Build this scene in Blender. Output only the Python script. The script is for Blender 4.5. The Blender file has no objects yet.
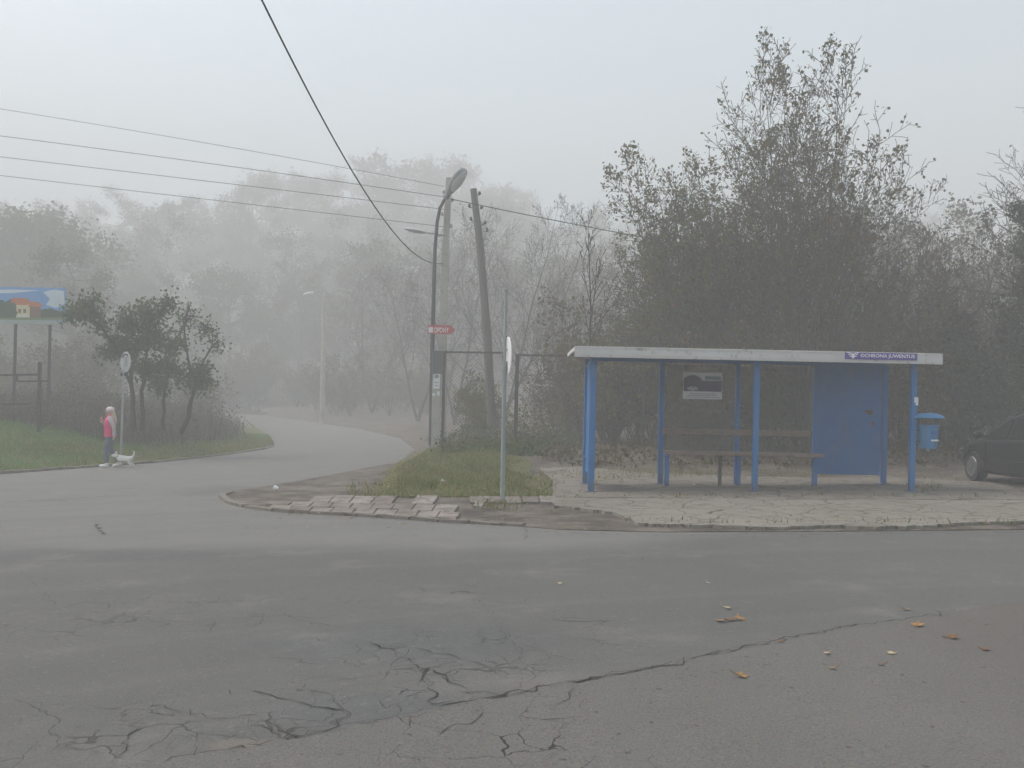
import bpy, bmesh, math, random
import numpy as np
from mathutils import Vector, Matrix
from mathutils.geometry import delaunay_2d_cdt
R = math.radians
sc = bpy.context.scene
COL = sc.collection
rng = np.random.default_rng(11)
random.seed(5)

# ------------------------------------------------------------------ view geometry of the place
F, CX, HY, CAM_H, ROLL = 900.0, 512.0, 406.0, 1.6, R(1.2)
cr, sr = math.cos(ROLL), math.sin(ROLL)

def raydir(px, py):
    x, z = (px - CX) / F, (HY - py) / F
    return Vector((cr * x - sr * z, 1.0, sr * x + cr * z))

def P(px, py, Y):
    d = raydir(px, py)
    return Vector((d.x * Y, Y, CAM_H + d.z * Y))

def sstep(t):
    t = np.clip(t, 0, 1)
    return t * t * (3 - 2 * t)

def T0(X, Y):
    X = np.asarray(X, float); Y = np.asarray(Y, float)
    rise = 0.00055 * np.clip(Y - 36, 0, 46) ** 2
    return math.tan(ROLL) * np.clip(X, -30, 30) + rise

def T0f(x, y):
    d = min(max(y - 36, 0), 46)
    return math.tan(ROLL) * min(max(x, -30), 30) + 0.00055 * d * d

_grid = []
def Tf(x, y):
    """fast bilinear look-up of the terrain"""
    if not _grid:
        gx, gy = np.meshgrid(np.arange(-45, 45.01, .2), np.arange(-9, 160.01, .2)); _grid.append(T(gx, gy))
    g = _grid[0]; fx = min(max((x + 45) / .2, 0), g.shape[1] - 1.001); fy = min(max((y + 9) / .2, 0), g.shape[0] - 1.001)
    i, j = int(fx), int(fy); a, b = fx - i, fy - j
    return float((g[j, i] * (1 - a) + g[j, i + 1] * a) * (1 - b) + (g[j + 1, i] * (1 - a) + g[j + 1, i + 1] * a) * b)

def ray_ground(px, py, fn, off=0.0):
    f = T0f if fn is T0 else Tf
    d = raydir(px, py); y = 2.0; lo, hi = 2.0, None
    while y < 150:
        if CAM_H + d.z * y <= f(d.x * y, y) + off:
            hi = y; break
        lo = y; y *= 1.03
    if hi is None: hi = lo = 90.0
    for _ in range(26):
        m = (lo + hi) / 2
        if CAM_H + d.z * m <= f(d.x * m, m) + off: hi = m
        else: lo = m
    return Vector((d.x * hi, hi, f(d.x * hi, hi) + off))

def seg_dist(X, Y, poly):
    X = np.asarray(X, float); Y = np.asarray(Y, float)
    best = np.full(np.broadcast(X, Y).shape, 1e9)
    for (x0, y0), (x1, y1) in zip(poly[:-1], poly[1:]):
        dx, dy = x1 - x0, y1 - y0
        t = np.clip(((X - x0) * dx + (Y - y0) * dy) / (dx * dx + dy * dy + 1e-12), 0, 1)
        best = np.minimum(best, np.hypot(X - x0 - t * dx, Y - y0 - t * dy))
    return best

def inside(X, Y, poly):
    X = np.asarray(X, float); Y = np.asarray(Y, float)
    r = np.zeros(np.broadcast(X, Y).shape, bool)
    n = len(poly)
    for i in range(n):
        x0, y0 = poly[i]; x1, y1 = poly[(i + 1) % n]
        if y0 == y1: continue
        c = ((y0 > Y) != (y1 > Y)) & (X < (x1 - x0) * (Y - y0) / (y1 - y0) + x0)
        r ^= c
    return r

def xy0(px, py):
    v = ray_ground(px, py, T0); return (v.x, v.y)

BANK_EDGE = [(-18.5, -8), (-17, 0), (-14.6, 12)] + [xy0(*p) for p in [(0, 474), (80, 468), (150, 463), (220, 455.5), (262, 449.5),
              (277, 445), (273, 438), (259, 428), (246, 419)]] + [(-34, 78)]
BANK_POLY = BANK_EDGE + [(-120, 90), (-120, -8)]
ROAD_R = [xy0(*p) for p in [(232, 492), (300, 481), (400, 462), (415, 449), (400, 438), (358, 428.5), (312, 421.5), (268, 415.5)]]
FRONT = [xy0(*p) for p in [(222, 496.5), (240, 505), (300, 512), (380, 515.5), (440, 519.5), (500, 525), (560, 530), (660, 532.5), (800, 532), (1024, 530)]]
VERGE_POLY = FRONT + [(60, FRONT[-1][1] - 1.0), (60, 95), (-30, 95)] + ROAD_R[::-1]

def T(X, Y):
    X = np.asarray(X, float); Y = np.asarray(Y, float)
    z = T0(X, Y)
    db = np.where(inside(X, Y, BANK_POLY), seg_dist(X, Y, BANK_EDGE), 0)
    z = z + 1.1 * sstep(db / 7.5)
    dv = np.where(inside(X, Y, VERGE_POLY), seg_dist(X, Y, ROAD_R), 0)
    z = z + 0.32 * sstep(dv / 3.0) * sstep((Y - 18.5) / 6)
    # wooded slope beyond the bend
    hill = 24.0 * sstep((Y - 88) / 100)
    return z + hill

def G(px, py, off=0.0):
    return ray_ground(px, py, T, off)

def base(px, Y):
    x = (px - CX) / F * Y
    return Vector((x, Y, Tf(x, Y)))

# ------------------------------------------------------------------ object helpers
def tag(o, label=None, cat=None, group=None, kind=None):
    if label: o['label'] = label
    if cat: o['category'] = cat
    if group: o['group'] = group
    if kind: o['kind'] = kind
    return o

def empty(name, loc=(0, 0, 0), rz=0.0):
    o = bpy.data.objects.new(name, None); COL.objects.link(o)
    o.location = loc; o.rotation_euler = (0, 0, rz); o.empty_display_size = .2
    return o

def link(name, me, parent=None, loc=None):
    o = bpy.data.objects.new(name, me); COL.objects.link(o)
    if parent is not None: o.parent = parent
    if loc is not None: o.location = loc
    return o

def np_mesh(name, verts, groups, mats, smooth=False):
    """groups: list of (faces array (n,k), material index)"""
    me = bpy.data.meshes.new(name)
    verts = np.asarray(verts, np.float32).reshape(-1, 3)
    groups = [(np.asarray(f, np.int32), m) for f, m in groups if len(f)]
    nf = sum(len(f) for f, _ in groups); nl = sum(f.size for f, _ in groups)
    me.vertices.add(len(verts)); me.vertices.foreach_set('co', verts.ravel())
    me.loops.add(nl); me.polygons.add(nf)
    me.loops.foreach_set('vertex_index', np.concatenate([f.ravel() for f, _ in groups]))
    tot = np.concatenate([np.full(len(f), f.shape[1], np.int32) for f, _ in groups])
    start = np.concatenate([[0], np.cumsum(tot)[:-1]]).astype(np.int32)
    me.polygons.foreach_set('loop_start', start)
    me.polygons.foreach_set('material_index', np.concatenate([np.full(len(f), m, np.int32) for f, m in groups]))
    me.polygons.foreach_set('use_smooth', np.full(nf, smooth, bool))
    for m in mats: me.materials.append(m)
    me.update(calc_edges=True); me.validate()
    return me

class MB:
    def __init__(s): s.v = []; s.f = []; s.m = []
    def add(s, vs, fs, mi=0):
        o = len(s.v); s.v += [tuple(v) for v in vs]
        for f in fs: s.f.append(tuple(i + o for i in f)); s.m.append(mi)
        return s
    def box(s, c, size, mi=0, rot=None, bev=0.0):
        bm = bmesh.new(); bmesh.ops.create_cube(bm, size=1)
        for v in bm.verts: v.co = Vector((v.co.x * size[0], v.co.y * size[1], v.co.z * size[2]))
        if bev > 0: bmesh.ops.bevel(bm, geom=bm.edges[:], offset=bev, segments=2, affect='EDGES', profile=.5)
        M = Matrix.Translation(Vector(c)) @ (rot.to_4x4() if rot is not None else Matrix())
        s.bm(bm, M, mi); return s
    def bm(s, bm, M=Matrix(), mi=0):
        bm.verts.index_update()
        s.add([M @ v.co for v in bm.verts], [[v.index for v in f.verts] for f in bm.faces], mi); bm.free(); return s
    def tube(s, pts, rad, n=8, mi=0, cap=True, sx=1.0):
        pts = [Vector(p) for p in pts]
        if not hasattr(rad, '__len__'): rad = [rad] * len(pts)
        k = len(pts); vs = []; fs = []
        ref = None
        for i, p in enumerate(pts):
            t = (pts[min(i + 1, k - 1)] - pts[max(i - 1, 0)]).normalized()
            if ref is None: ref = Vector((0, 0, 1)) if abs(t.z) < .9 else Vector((1, 0, 0))
            u = t.cross(ref).normalized(); w = t.cross(u)
            ref = -w if False else ref
            for j in range(n):
                a = 2 * math.pi * j / n
                vs.append(p + (u * math.cos(a) * sx + w * math.sin(a)) * rad[i])
        for i in range(k - 1):
            for j in range(n):
                fs.append((i * n + j, i * n + (j + 1) % n, (i + 1) * n + (j + 1) % n, (i + 1) * n + j))
        if cap:
            fs.append(tuple(range(n))[::-1]); fs.append(tuple((k - 1) * n + j for j in range(n)))
        return s.add(vs, fs, mi)
    def bar(s, p0, p1, w, h, mi=0):
        """rectangular bar from p0 to p1"""
        p0 = Vector(p0); p1 = Vector(p1); t = (p1 - p0).normalized()
        up = Vector((0, 0, 1)) if abs(t.z) < .9 else Vector((0, 1, 0))
        u = t.cross(up).normalized(); v = u.cross(t)
        vs = []
        for p in (p0, p1):
            for a, b in ((-1, -1), (1, -1), (1, 1), (-1, 1)): vs.append(p + u * a * w / 2 + v * b * h / 2)
        return s.add(vs, [(3, 2, 1, 0), (4, 5, 6, 7), (0, 1, 5, 4), (1, 2, 6, 5), (2, 3, 7, 6), (3, 0, 4, 7)], mi)
    def lathe(s, prof, n=20, c=(0, 0, 0), M=None, mi=0):
        vs = []; fs = []; c = Vector(c)
        for r, z in prof:
            for j in range(n):
                a = 2 * math.pi * j / n; p = Vector((r * math.cos(a), r * math.sin(a), z))
                vs.append((M @ p if M else p) + c)
        k = len(prof)
        for i in range(k - 1):
            for j in range(n): fs.append((i * n + j, i * n + (j + 1) % n, (i + 1) * n + (j + 1) % n, (i + 1) * n + j))
        fs.append(tuple(range(n))[::-1]); fs.append(tuple((k - 1) * n + j for j in range(n)))
        return s.add(vs, fs, mi)
    def prism(s, outline, d0, d1, axis='y', mi=0):
        """outline in (x,z), extruded along y from d0 to d1"""
        n = len(outline)
        vs = [(x, d0, z) for x, z in outline] + [(x, d1, z) for x, z in outline]
        fs = [tuple(range(n)), tuple(range(2 * n - 1, n - 1, -1))] + [(i, n + i, n + (i + 1) % n, (i + 1) % n) for i in range(n)]
        return s.add(vs, fs, mi)
    def build(s, name, mats, parent=None, org=(0, 0, 0), loc=None, smooth=False, auto=None):
        if not isinstance(mats, (list, tuple)): mats = [mats]
        me = bpy.data.meshes.new(name); o = Vector(org)
        me.from_pydata([tuple(Vector(v) - o) for v in s.v], [], s.f)
        for m in mats: me.materials.append(m)
        me.polygons.foreach_set('material_index', s.m)
        bm = bmesh.new(); bm.from_mesh(me); bmesh.ops.recalc_face_normals(bm, faces=bm.faces[:])
        if smooth:
            for f in bm.faces: f.smooth = True
            for e in bm.edges:
                if len(e.link_faces) == 2 and e.calc_face_angle(0) > R(auto or 40): e.smooth = False
        bm.to_mesh(me); bm.free()
        return link(name, me, parent, loc)

def ellipsoid(c, r, M=None, seg=12, ring=8):
    bm = bmesh.new(); bmesh.ops.create_uvsphere(bm, u_segments=seg, v_segments=ring, radius=1)
    for v in bm.verts:
        p = Vector((v.co.x * r[0], v.co.y * r[1], v.co.z * r[2])); v.co = (M @ p if M else p) + Vector(c)
    return bm

def copy_tree(o, parent=None):
    c = o.copy(); COL.objects.link(c)
    if parent is not None: c.parent = parent
    for ch in o.children: copy_tree(ch, c)
    return c

# ------------------------------------------------------------------ material helpers
class NT:
    def __init__(s, name):
        s.m = bpy.data.materials.new(name); s.m.use_nodes = True; s.t = s.m.node_tree; s.t.nodes.clear()
    def n(s, ty, **kw):
        nd = s.t.nodes.new('ShaderNode' + ty)
        for k, v in kw.items(): setattr(nd, k, v)
        return nd
    def set(s, sock, v):
        if hasattr(v, 'is_output'): s.t.links.new(v, sock)
        elif isinstance(v, (tuple, list)) and len(v) == 3 and sock.type == 'RGBA': sock.default_value = (*v, 1)
        else: sock.default_value = v
    def pos(s): return s.n('NewGeometry').outputs['Position']
    def rnd(s): return s.n('NewGeometry').outputs['Random Per Island']
    def noise(s, scale, vec=None, detail=4, rough=.55, dist=0.0):
        nd = s.n('TexNoise'); s.set(nd.inputs['Scale'], scale); nd.inputs['Detail'].default_value = detail
        nd.inputs['Roughness'].default_value = rough; nd.inputs['Distortion'].default_value = dist
        s.set(nd.inputs['Vector'], vec if vec is not None else s.pos()); return nd.outputs['Fac']
    def noisec(s, scale, vec=None, detail=3):
        nd = s.n('TexNoise'); s.set(nd.inputs['Scale'], scale); nd.inputs['Detail'].default_value = detail
        s.set(nd.inputs['Vector'], vec if vec is not None else s.pos()); return nd.outputs['Color']
    def voro(s, scale, vec, feature='DISTANCE_TO_EDGE', out='Distance'):
        nd = s.n('TexVoronoi', feature=feature); s.set(nd.inputs['Scale'], scale); s.set(nd.inputs['Vector'], vec); return nd.outputs[out]
    def math(s, op, a, b=0.0, c=0.0, clamp=False):
        nd = s.n('Math', operation=op, use_clamp=clamp); s.set(nd.inputs[0], a); s.set(nd.inputs[1], b); s.set(nd.inputs[2], c); return nd.outputs[0]
    def vmath(s, op, a, b=(0, 0, 0)):
        nd = s.n('VectorMath', operation=op); s.set(nd.inputs[0], a); s.set(nd.inputs[1], b); return nd.outputs['Value' if op in ('LENGTH', 'DISTANCE', 'DOT_PRODUCT') else 'Vector']
    def scale(s, v, k):
        nd = s.n('VectorMath', operation='MULTIPLY'); s.set(nd.inputs[0], v); nd.inputs[1].default_value = k; return nd.outputs['Vector']
    def ramp(s, f, a, b, lo=0.0, hi=1.0):
        nd = s.n('MapRange', interpolation_type='SMOOTHSTEP'); s.set(nd.inputs[0], f)
        nd.inputs[1].default_value = a; nd.inputs[2].default_value = b; nd.inputs[3].default_value = lo; nd.inputs[4].default_value = hi
        return nd.outputs[0]
    def mix(s, f, a, b, mode='MIX'):
        nd = s.n('Mix', data_type='RGBA', blend_type=mode); s.set(nd.inputs[0], f); s.set(nd.inputs[6], a); s.set(nd.inputs[7], b); return nd.outputs[2]
    def cramp(s, f, stops):
        nd = s.n('ValToRGB'); el = nd.color_ramp.elements
        while len(el) < len(stops): el.new(.5)
        for e, (p, c) in zip(el, stops): e.position = p; e.color = (*c, 1)
        s.set(nd.inputs[0], f); return nd.outputs[0]
    def sepxyz(s, v):
        nd = s.n('SeparateXYZ'); s.set(nd.inputs[0], v); return nd.outputs
    def bump(s, h, strength=.3, dist=.01):
        nd = s.n('Bump'); nd.inputs['Strength'].default_value = strength; nd.inputs['Distance'].default_value = dist; s.set(nd.inputs['Height'], h); return nd.outputs[0]
    def out(s, col, rough=.8, metal=0.0, bump=None, spec=.3, transl=0.0, coat=0.0):
        b = s.n('BsdfPrincipled'); s.set(b.inputs['Base Color'], col); s.set(b.inputs['Roughness'], rough)
        b.inputs['Metallic'].default_value = metal; b.inputs['Specular IOR Level'].default_value = spec
        b.inputs['Coat Weight'].default_value = coat
        if bump is not None: s.set(b.inputs['Normal'], bump)
        sh = b.outputs[0]
        if transl > 0:
            t = s.n('BsdfTranslucent'); s.set(t.inputs[0], col); mx = s.n('MixShader'); mx.inputs[0].default_value = transl
            s.t.links.new(sh, mx.inputs[1]); s.t.links.new(t.outputs[0], mx.inputs[2]); sh = mx.outputs[0]
        o = s.n('OutputMaterial'); s.t.links.new(sh, o.inputs['Surface']); return s.m

def plain(name, col, rough=.6, metal=0.0, var=.15, scale=6.0, spec=.3, dirt=None, coat=0.0):
    g = NT(name); f = g.noise(scale, g.n('TexCoord').outputs['Object'])
    c = g.mix(f, tuple(x * (1 - var) for x in col), tuple(min(1, x * (1 + var)) for x in col))
    if dirt:
        d = g.ramp(g.noise(scale * 2.3, g.n('TexCoord').outputs['Object'], 6, .7), dirt[1], dirt[1] + .12)
        c = g.mix(d, c, dirt[0])
    r = g.math('ADD', g.math('MULTIPLY', f, .25), rough - .12)
    return g.out(c, r, metal, g.bump(g.noise(scale * 8, g.n('TexCoord').outputs['Object']), .15, .004), spec, coat=coat)
FOGC, FOGD, SKYSAT, SKYS, SUNE, EXPO, VB = .85, .0108, .65, .15, 1.4, 1.14, 1
# ------------------------------------------------------------------ materials
M = {}
def mask(g, p, c, rx, ry, soft=.45, nz=None):
    v = g.vmath('SUBTRACT', p, (c[0], c[1], 0)); v = g.vmath('MULTIPLY', v, (1 / rx, 1 / ry, 0)); d = g.vmath('LENGTH', v)
    if nz is not None: d = g.math('ADD', d, g.math('MULTIPLY_ADD', nz, 1.0, -.5))
    return g.ramp(d, 1 - soft, 1 + soft, 1, 0)

def asphalt():
    g = NT('weathered_asphalt'); p = g.pos(); x, y, z = g.sepxyz(p)
    big = g.noise(.35, p, 5, .6); mid = g.noise(2.2, p, 6, .65); fine = g.noise(90, p, 2, .6); grit = g.noise(260, p, 1, .5)
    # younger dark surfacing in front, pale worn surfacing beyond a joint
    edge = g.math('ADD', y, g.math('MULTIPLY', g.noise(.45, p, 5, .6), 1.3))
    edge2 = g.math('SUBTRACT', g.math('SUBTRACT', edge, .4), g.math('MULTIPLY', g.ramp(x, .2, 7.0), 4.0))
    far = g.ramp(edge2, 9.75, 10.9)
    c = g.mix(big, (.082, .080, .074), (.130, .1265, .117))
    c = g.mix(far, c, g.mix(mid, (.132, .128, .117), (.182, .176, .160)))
    # sweeping tyre-polished bands round the junction
    d = g.vmath('LENGTH', g.vmath('MULTIPLY', g.vmath('SUBTRACT', p, (6.5, -3.0, 0)), (.72, 1, 0)))
    bands = g.noise(1.0, None, 3); nd = g.n('CombineXYZ'); g.set(nd.inputs[0], g.math('MULTIPLY', d, .75)); g.set(nd.inputs[1], g.math('MULTIPLY', mid, .35))
    bn = g.noise(1.6, nd.outputs[0], 3, .6)
    c = g.mix(g.ramp(bn, .50, .70, 0, .28), c, (.185, .180, .170))
    c = g.mix(g.ramp(bn, .46, .28, 0, .30), c, (.070, .069, .068))
    c = g.mix(g.ramp(mid, .36, .28, 0, .5), c, (.055, .054, .052))
    # oily smooth repair patches
    nz = g.noise(3.0, p, 4)
    sm = mask(g, p, (-.72, 4.72), .50, .30, .18, nz)
    sm = g.math('MAXIMUM', sm, mask(g, p, (-.7, 6.1), 1.0, .5, .5, nz))
    sm2 = mask(g, p, (-5.2, 9.6), 2.6, .45, .3, nz)
    c = g.mix(g.math('MULTIPLY', sm, .5), c, (.066, .067, .067))
    c = g.mix(g.math('MULTIPLY', sm2, .5), c, (.075, .075, .075))
    c = g.mix(g.math('MULTIPLY', mask(g, p, (-5.6, 17.0), .75, .9, .5, nz), .55), c, (.080, .079, .076))
    c = g.mix(g.ramp(g.noise(28, p, 3, .65), .40, .28, 0, .45), c, (.062, .060, .057))
    c = g.mix(g.ramp(g.noise(21, p, 3, .65), .58, .72, 0, .40), c, (.215, .208, .19))
    c = g.mix(g.ramp(g.noise(.9, p, 6, .7), .52, .70, 0, .45), c, (.19, .18, .16))
    # dusty pale chips and broken hollow
    br = mask(g, p, (-1.25, 4.25), .16, .09, .3, nz)
    c = g.mix(g.math('MULTIPLY', br, .6), c, (.17, .145, .12))
    c = g.mix(g.math('MULTIPLY', mask(g, p, (.28, 5.2), .35, .18, .5, nz), .5), c, (.17, .155, .135))
    # alligator cracking in known places
    warp = g.vmath('ADD', p, g.scale(g.vmath('SUBTRACT', g.noisec(2.5, p), (.5, .5, .5)), (.5, .5, 0)))
    v1 = g.voro(2.6, warp); v2 = g.voro(6.5, warp)
    m = None
    for cx, cy, rx, ry, s in ((-.35, 5.55, .75, .95, 1), (-1.1, 4.6, .9, .42, 1), (-2.6, 6.9, 1.2, .7, .8), (-1.9, 4.3, .7, .4, .7),
                              (.2, 6.3, .7, .8, .7), (-.5, 7.4, 1.0, .6, .35), (.35, 4.55, .55, .4, .8)):
        k = g.math('MULTIPLY', mask(g, p, (cx, cy), rx, ry, .5, nz), s)
        m = k if m is None else g.math('MAXIMUM', m, k)
    gate = g.ramp(g.noise(1.7, p, 3), .42, .56)
    thin = g.math('MULTIPLY_ADD', m, .022, .002)
    k1 = g.ramp(g.math('DIVIDE', v1, thin), 1.0, .3)
    k2 = g.math('MULTIPLY', g.ramp(g.math('DIVIDE', v2, g.math('MULTIPLY', thin, 1.3)), 1.0, .3), g.ramp(m, .55, .95))
    ck = g.math('MULTIPLY', g.math('MULTIPLY', g.math('MAXIMUM', k1, g.math('MULTIPLY', k2, .8)), gate), g.ramp(m, .05, .35))
    hair = g.math('MULTIPLY', g.math('MULTIPLY', g.ramp(g.voro(.9, warp), .008, .002), g.ramp(g.noise(.55, p, 3), .56, .66)), .55)
    ck = g.math('MAXIMUM', ck, hair)
    c = g.mix(g.math('MULTIPLY', g.math('SUBTRACT', fine, .5), 1.0), c, (.25, .24, .22))
    c = g.mix(g.ramp(fine, .44, .3, 0, .4), c, (.04, .04, .04))
    c = g.mix(g.math('MULTIPLY', ck, .66), c, (.034, .031, .028))
    h = g.math('SUBTRACT', g.math('ADD', g.math('MULTIPLY', fine, .5), grit), g.math('MULTIPLY', ck, 3.0))
    rough = g.math('SUBTRACT', .86, g.math('MULTIPLY', sm, .32))
    return g.out(c, rough, 0, g.bump(h, .45, .006), .25)
M['asphalt'] = asphalt()

def asphalt2():
    g = NT('coarse_asphalt'); p = g.pos(); x, y, z = g.sepxyz(p)
    big = g.noise(.7, p, 5, .6); fine = g.noise(75, p, 3, .7); chips = g.voro(110, p, 'F1', 'Color')
    c = g.mix(big, (.105, .100, .092), (.150, .143, .131))
    c = g.mix(g.ramp(fine, .5, .75, 0, .55), c, (.24, .225, .20))
    c = g.mix(g.ramp(fine, .46, .3, 0, .6), c, (.035, .034, .033))
    c = g.mix(.12, c, chips, 'SOFT_LIGHT')
    # brown dust and leaf stains towards the right-hand edge
    c = g.mix(g.math('MULTIPLY', g.ramp(g.math('ADD', x, g.math('MULTIPLY', g.noise(1.2, p), 1.4)), 2.4, 5.2), .42), c, (.095, .076, .062))
    c = g.mix(g.ramp(g.noise(14, p, 2, .5), .69, .74, 0, .7), c, (.045, .042, .038))
    warp = g.vmath('ADD', p, g.scale(g.vmath('SUBTRACT', g.noisec(3, p), (.5, .5, .5)), (.35, .35, 0)))
    near = g.ramp(g.vmath('DISTANCE', p, (.0, 4.25, 0)), 1.3, .3)
    ck = g.math('MULTIPLY', g.ramp(g.voro(2.9, warp), .009, .003), g.math('MULTIPLY', near, g.ramp(g.noise(1.5, p), .45, .56)))
    c = g.mix(g.math('MULTIPLY', ck, .85), c, (.025, .024, .022))
    return g.out(c, .9, 0, g.bump(g.math('SUBTRACT', fine, g.math('MULTIPLY', ck, 2)), .6, .008), .2)
M['asphalt2'] = asphalt2()
M['crack'] = plain('crack_dirt', (.034, .031, .028), .95, var=.3)

def concrete(name, a, b, crk, scale, stain=.5):
    g = NT(name); p = g.pos()
    c = g.mix(g.noise(1.1, p, 6, .65), a, b)
    c = g.mix(g.ramp(g.noise(3.5, p, 5, .7), .52, .66, 0, stain * 1.4), c, (.10, .085, .068))
    c = g.mix(g.ramp(g.noise(40, p, 3, .6), .55, .75, 0, .4), c, (.42, .39, .35))
    warp = g.vmath('ADD', p, g.scale(g.vmath('SUBTRACT', g.noisec(1.9, p), (.5, .5, .5)), (.45, .45, 0)))
    v = g.voro(scale, warp); v2 = g.voro(scale * 2.2, warp)
    gate = g.ramp(g.noise(.6, p, 3), .36, .52)
    k = g.math('MULTIPLY', g.ramp(v, .022, .005), crk)
    k = g.math('MAXIMUM', k, g.math('MULTIPLY', g.math('MULTIPLY', g.ramp(v2, .026, .006), gate), crk * .9))
    k = g.math('MULTIPLY', k, g.ramp(g.noise(2.4, p, 2), .30, .44))
    c = g.mix(g.ramp(g.noise(.55, p, 4, .6), .50, .66, 0, .45), c, (.135, .112, .088))
    c = g.mix(g.math('MULTIPLY', k, .85), c, (.070, .060, .046))
    h = g.math('SUBTRACT', g.noise(30, p, 4), g.math('MULTIPLY', k, 4))
    return g.out(c, .92, 0, g.bump(h, .4, .01), .2)
M['concrete'] = concrete('cracked_concrete', (.155, .140, .118), (.262, .240, .205), 1.0, 1.15, .45)
M['concrete2'] = concrete('dirty_concrete', (.150, .132, .110), (.238, .214, .180), .8, .6, .7)
M['post_concrete'] = concrete('pole_concrete', (.36, .345, .305), (.50, .475, .43), 0.0, 1, .25)

def dirt():
    g = NT('bare_dirt'); p = g.pos()
    c = g.mix(g.ramp(g.noise(1.3, p, 6, .7), .3, .7), (.050, .041, .034), (.185, .156, .128))
    c = g.mix(g.ramp(g.noise(5, p, 5, .7), .5, .7, 0, .6), c, (.06, .048, .038))
    c = g.mix(g.ramp(g.noise(45, p, 2), .58, .72, 0, .6), c, (.27, .24, .20))
    return g.out(c, .95, 0, g.bump(g.noise(20, p, 6, .7), .7, .03), .15)
M['dirt'] = dirt()
def litterground():
    g = NT('leafy_soil'); p = g.pos()
    c = g.mix(g.noise(.5, p, 5), (.05, .042, .03), (.10, .08, .055))
    l = g.voro(11, p, 'F1', 'Color'); c = g.mix(.25, c, g.mix(1.0, l, (.16, .10, .06), 'MULTIPLY'))
    return g.out(c, .95, 0, g.bump(g.noise(14, p, 6, .7), .8, .04), .1)
M['soil'] = litterground()
def turf():
    g = NT('turf_soil'); p = g.pos()
    c = g.mix(g.noise(1.2, p, 5), (.085, .10, .030), (.14, .13, .055))
    return g.out(c, .95, 0, g.bump(g.noise(30, p, 5, .7), .8, .03), .1)
M['turf'] = turf()
def paver():
    g = NT('concrete_paver'); r = g.rnd(); p = g.pos()
    c = g.cramp(r, [(0, (.16, .135, .118)), (.5, (.215, .185, .165)), (1, (.28, .25, .222))])
    c = g.mix(g.ramp(g.noise(3, p, 5, .7), .44, .62, 0, .85), c, (.12, .098, .078))
    return g.out(c, .92, 0, g.bump(g.noise(40, p, 4), .4, .008), .2)
M['paver'] = paver()
M['kerb'] = concrete('kerb_stone', (.14, .122, .102), (.24, .215, .182), 0, 1, .9)

def leafmat(name, stops, transl=.3, big=.6):
    g = NT(name); r = g.rnd()
    c = g.cramp(r, stops)
    f = g.noise(big, g.pos(), 3)
    c = g.mix(g.ramp(f, .36, .66, .0, .5), c, g.mix(1.0, c, (.62, .66, .6), 'MULTIPLY'))
    return g.out(c, .65, 0, None, .25, transl)
M['grass'] = leafmat('grass_blades', [(0, (.055, .16, .012)), (.45, (.085, .24, .020)), (.8, (.13, .25, .035)), (1, (.22, .20, .08))], .3, .5)
M['grass_mixed'] = leafmat('autumn_grass', [(0, (.085, .125, .022)), (.4, (.15, .195, .036)), (.7, (.22, .22, .055)), (.86, (.30, .22, .10)), (1, (.33, .21, .09))], .3, .8)
M['dryweed'] = leafmat('dry_weeds', [(0, (.06, .055, .03)), (.4, (.10, .085, .05)), (.75, (.15, .12, .075)), (1, (.10, .07, .05))], .2)
M['olive'] = leafmat('olive_leaves', [(0, (.058, .076, .014)), (.4, (.100, .110, .024)), (.75, (.15, .135, .034)), (.93, (.20, .13, .045)), (1, (.21, .085, .04))], .5, .45)
M['maple'] = leafmat('maple_leaves', [(0, (.058, .068, .016)), (.45, (.102, .098, .026)), (.8, (.15, .12, .036)), (1, (.20, .10, .04))], .5, .5)
M['brownleaf'] = leafmat('brown_leaves', [(0, (.075, .055, .026)), (.5, (.12, .082, .038)), (1, (.17, .11, .05))], .25, .5)
M['yellowleaf'] = leafmat('yellow_leaves', [(0, (.09, .10, .02)), (.5, (.16, .15, .03)), (1, (.22, .18, .04))], .35)
M['green'] = leafmat('green_leaves', [(0, (.045, .080, .022)), (.5, (.072, .115, .030)), (1, (.105, .14, .042))], .4, .8)
M['evergreen'] = leafmat('evergreen_sprays', [(0, (.018, .026, .010)), (.5, (.030, .040, .014)), (1, (.046, .052, .020))], .1, .8)
M['thicket'] = leafmat('thicket_leaves', [(0, (.042, .048, .012)), (.35, (.076, .074, .020)), (.7, (.115, .096, .030)), (.93, (.15, .085, .034)), (1, (.17, .06, .03))], .25, .35)
M['farleaf'] = leafmat('far_leaves', [(0, (.055, .060, .022)), (.5, (.085, .082, .030)), (1, (.12, .10, .04))], .25, .2)
M['litter'] = leafmat('leaf_litter', [(0, (.10, .055, .028)), (.4, (.19, .11, .05)), (.8, (.28, .18, .085)), (1, (.33, .26, .16))], .1)
def bark(name, a, b):
    g = NT(name); p = g.n('TexCoord').outputs['Object']; q = g.scale(p, (9, 9, 1.6))
    c = g.mix(g.noise(1.5, q, 5, .7), a, b)
    return g.out(c, .95, 0, g.bump(g.noise(3, q, 5, .7), .6, .02), .1)
M['bark'] = bark('grey_brown_bark', (.045, .038, .032), (.10, .086, .072))
M['darkbark'] = bark('dark_bark', (.026, .022, .019), (.060, .050, .042))
M['wood_pole'] = bark('weathered_pole_wood', (.10, .092, .080), (.19, .178, .158))

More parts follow.
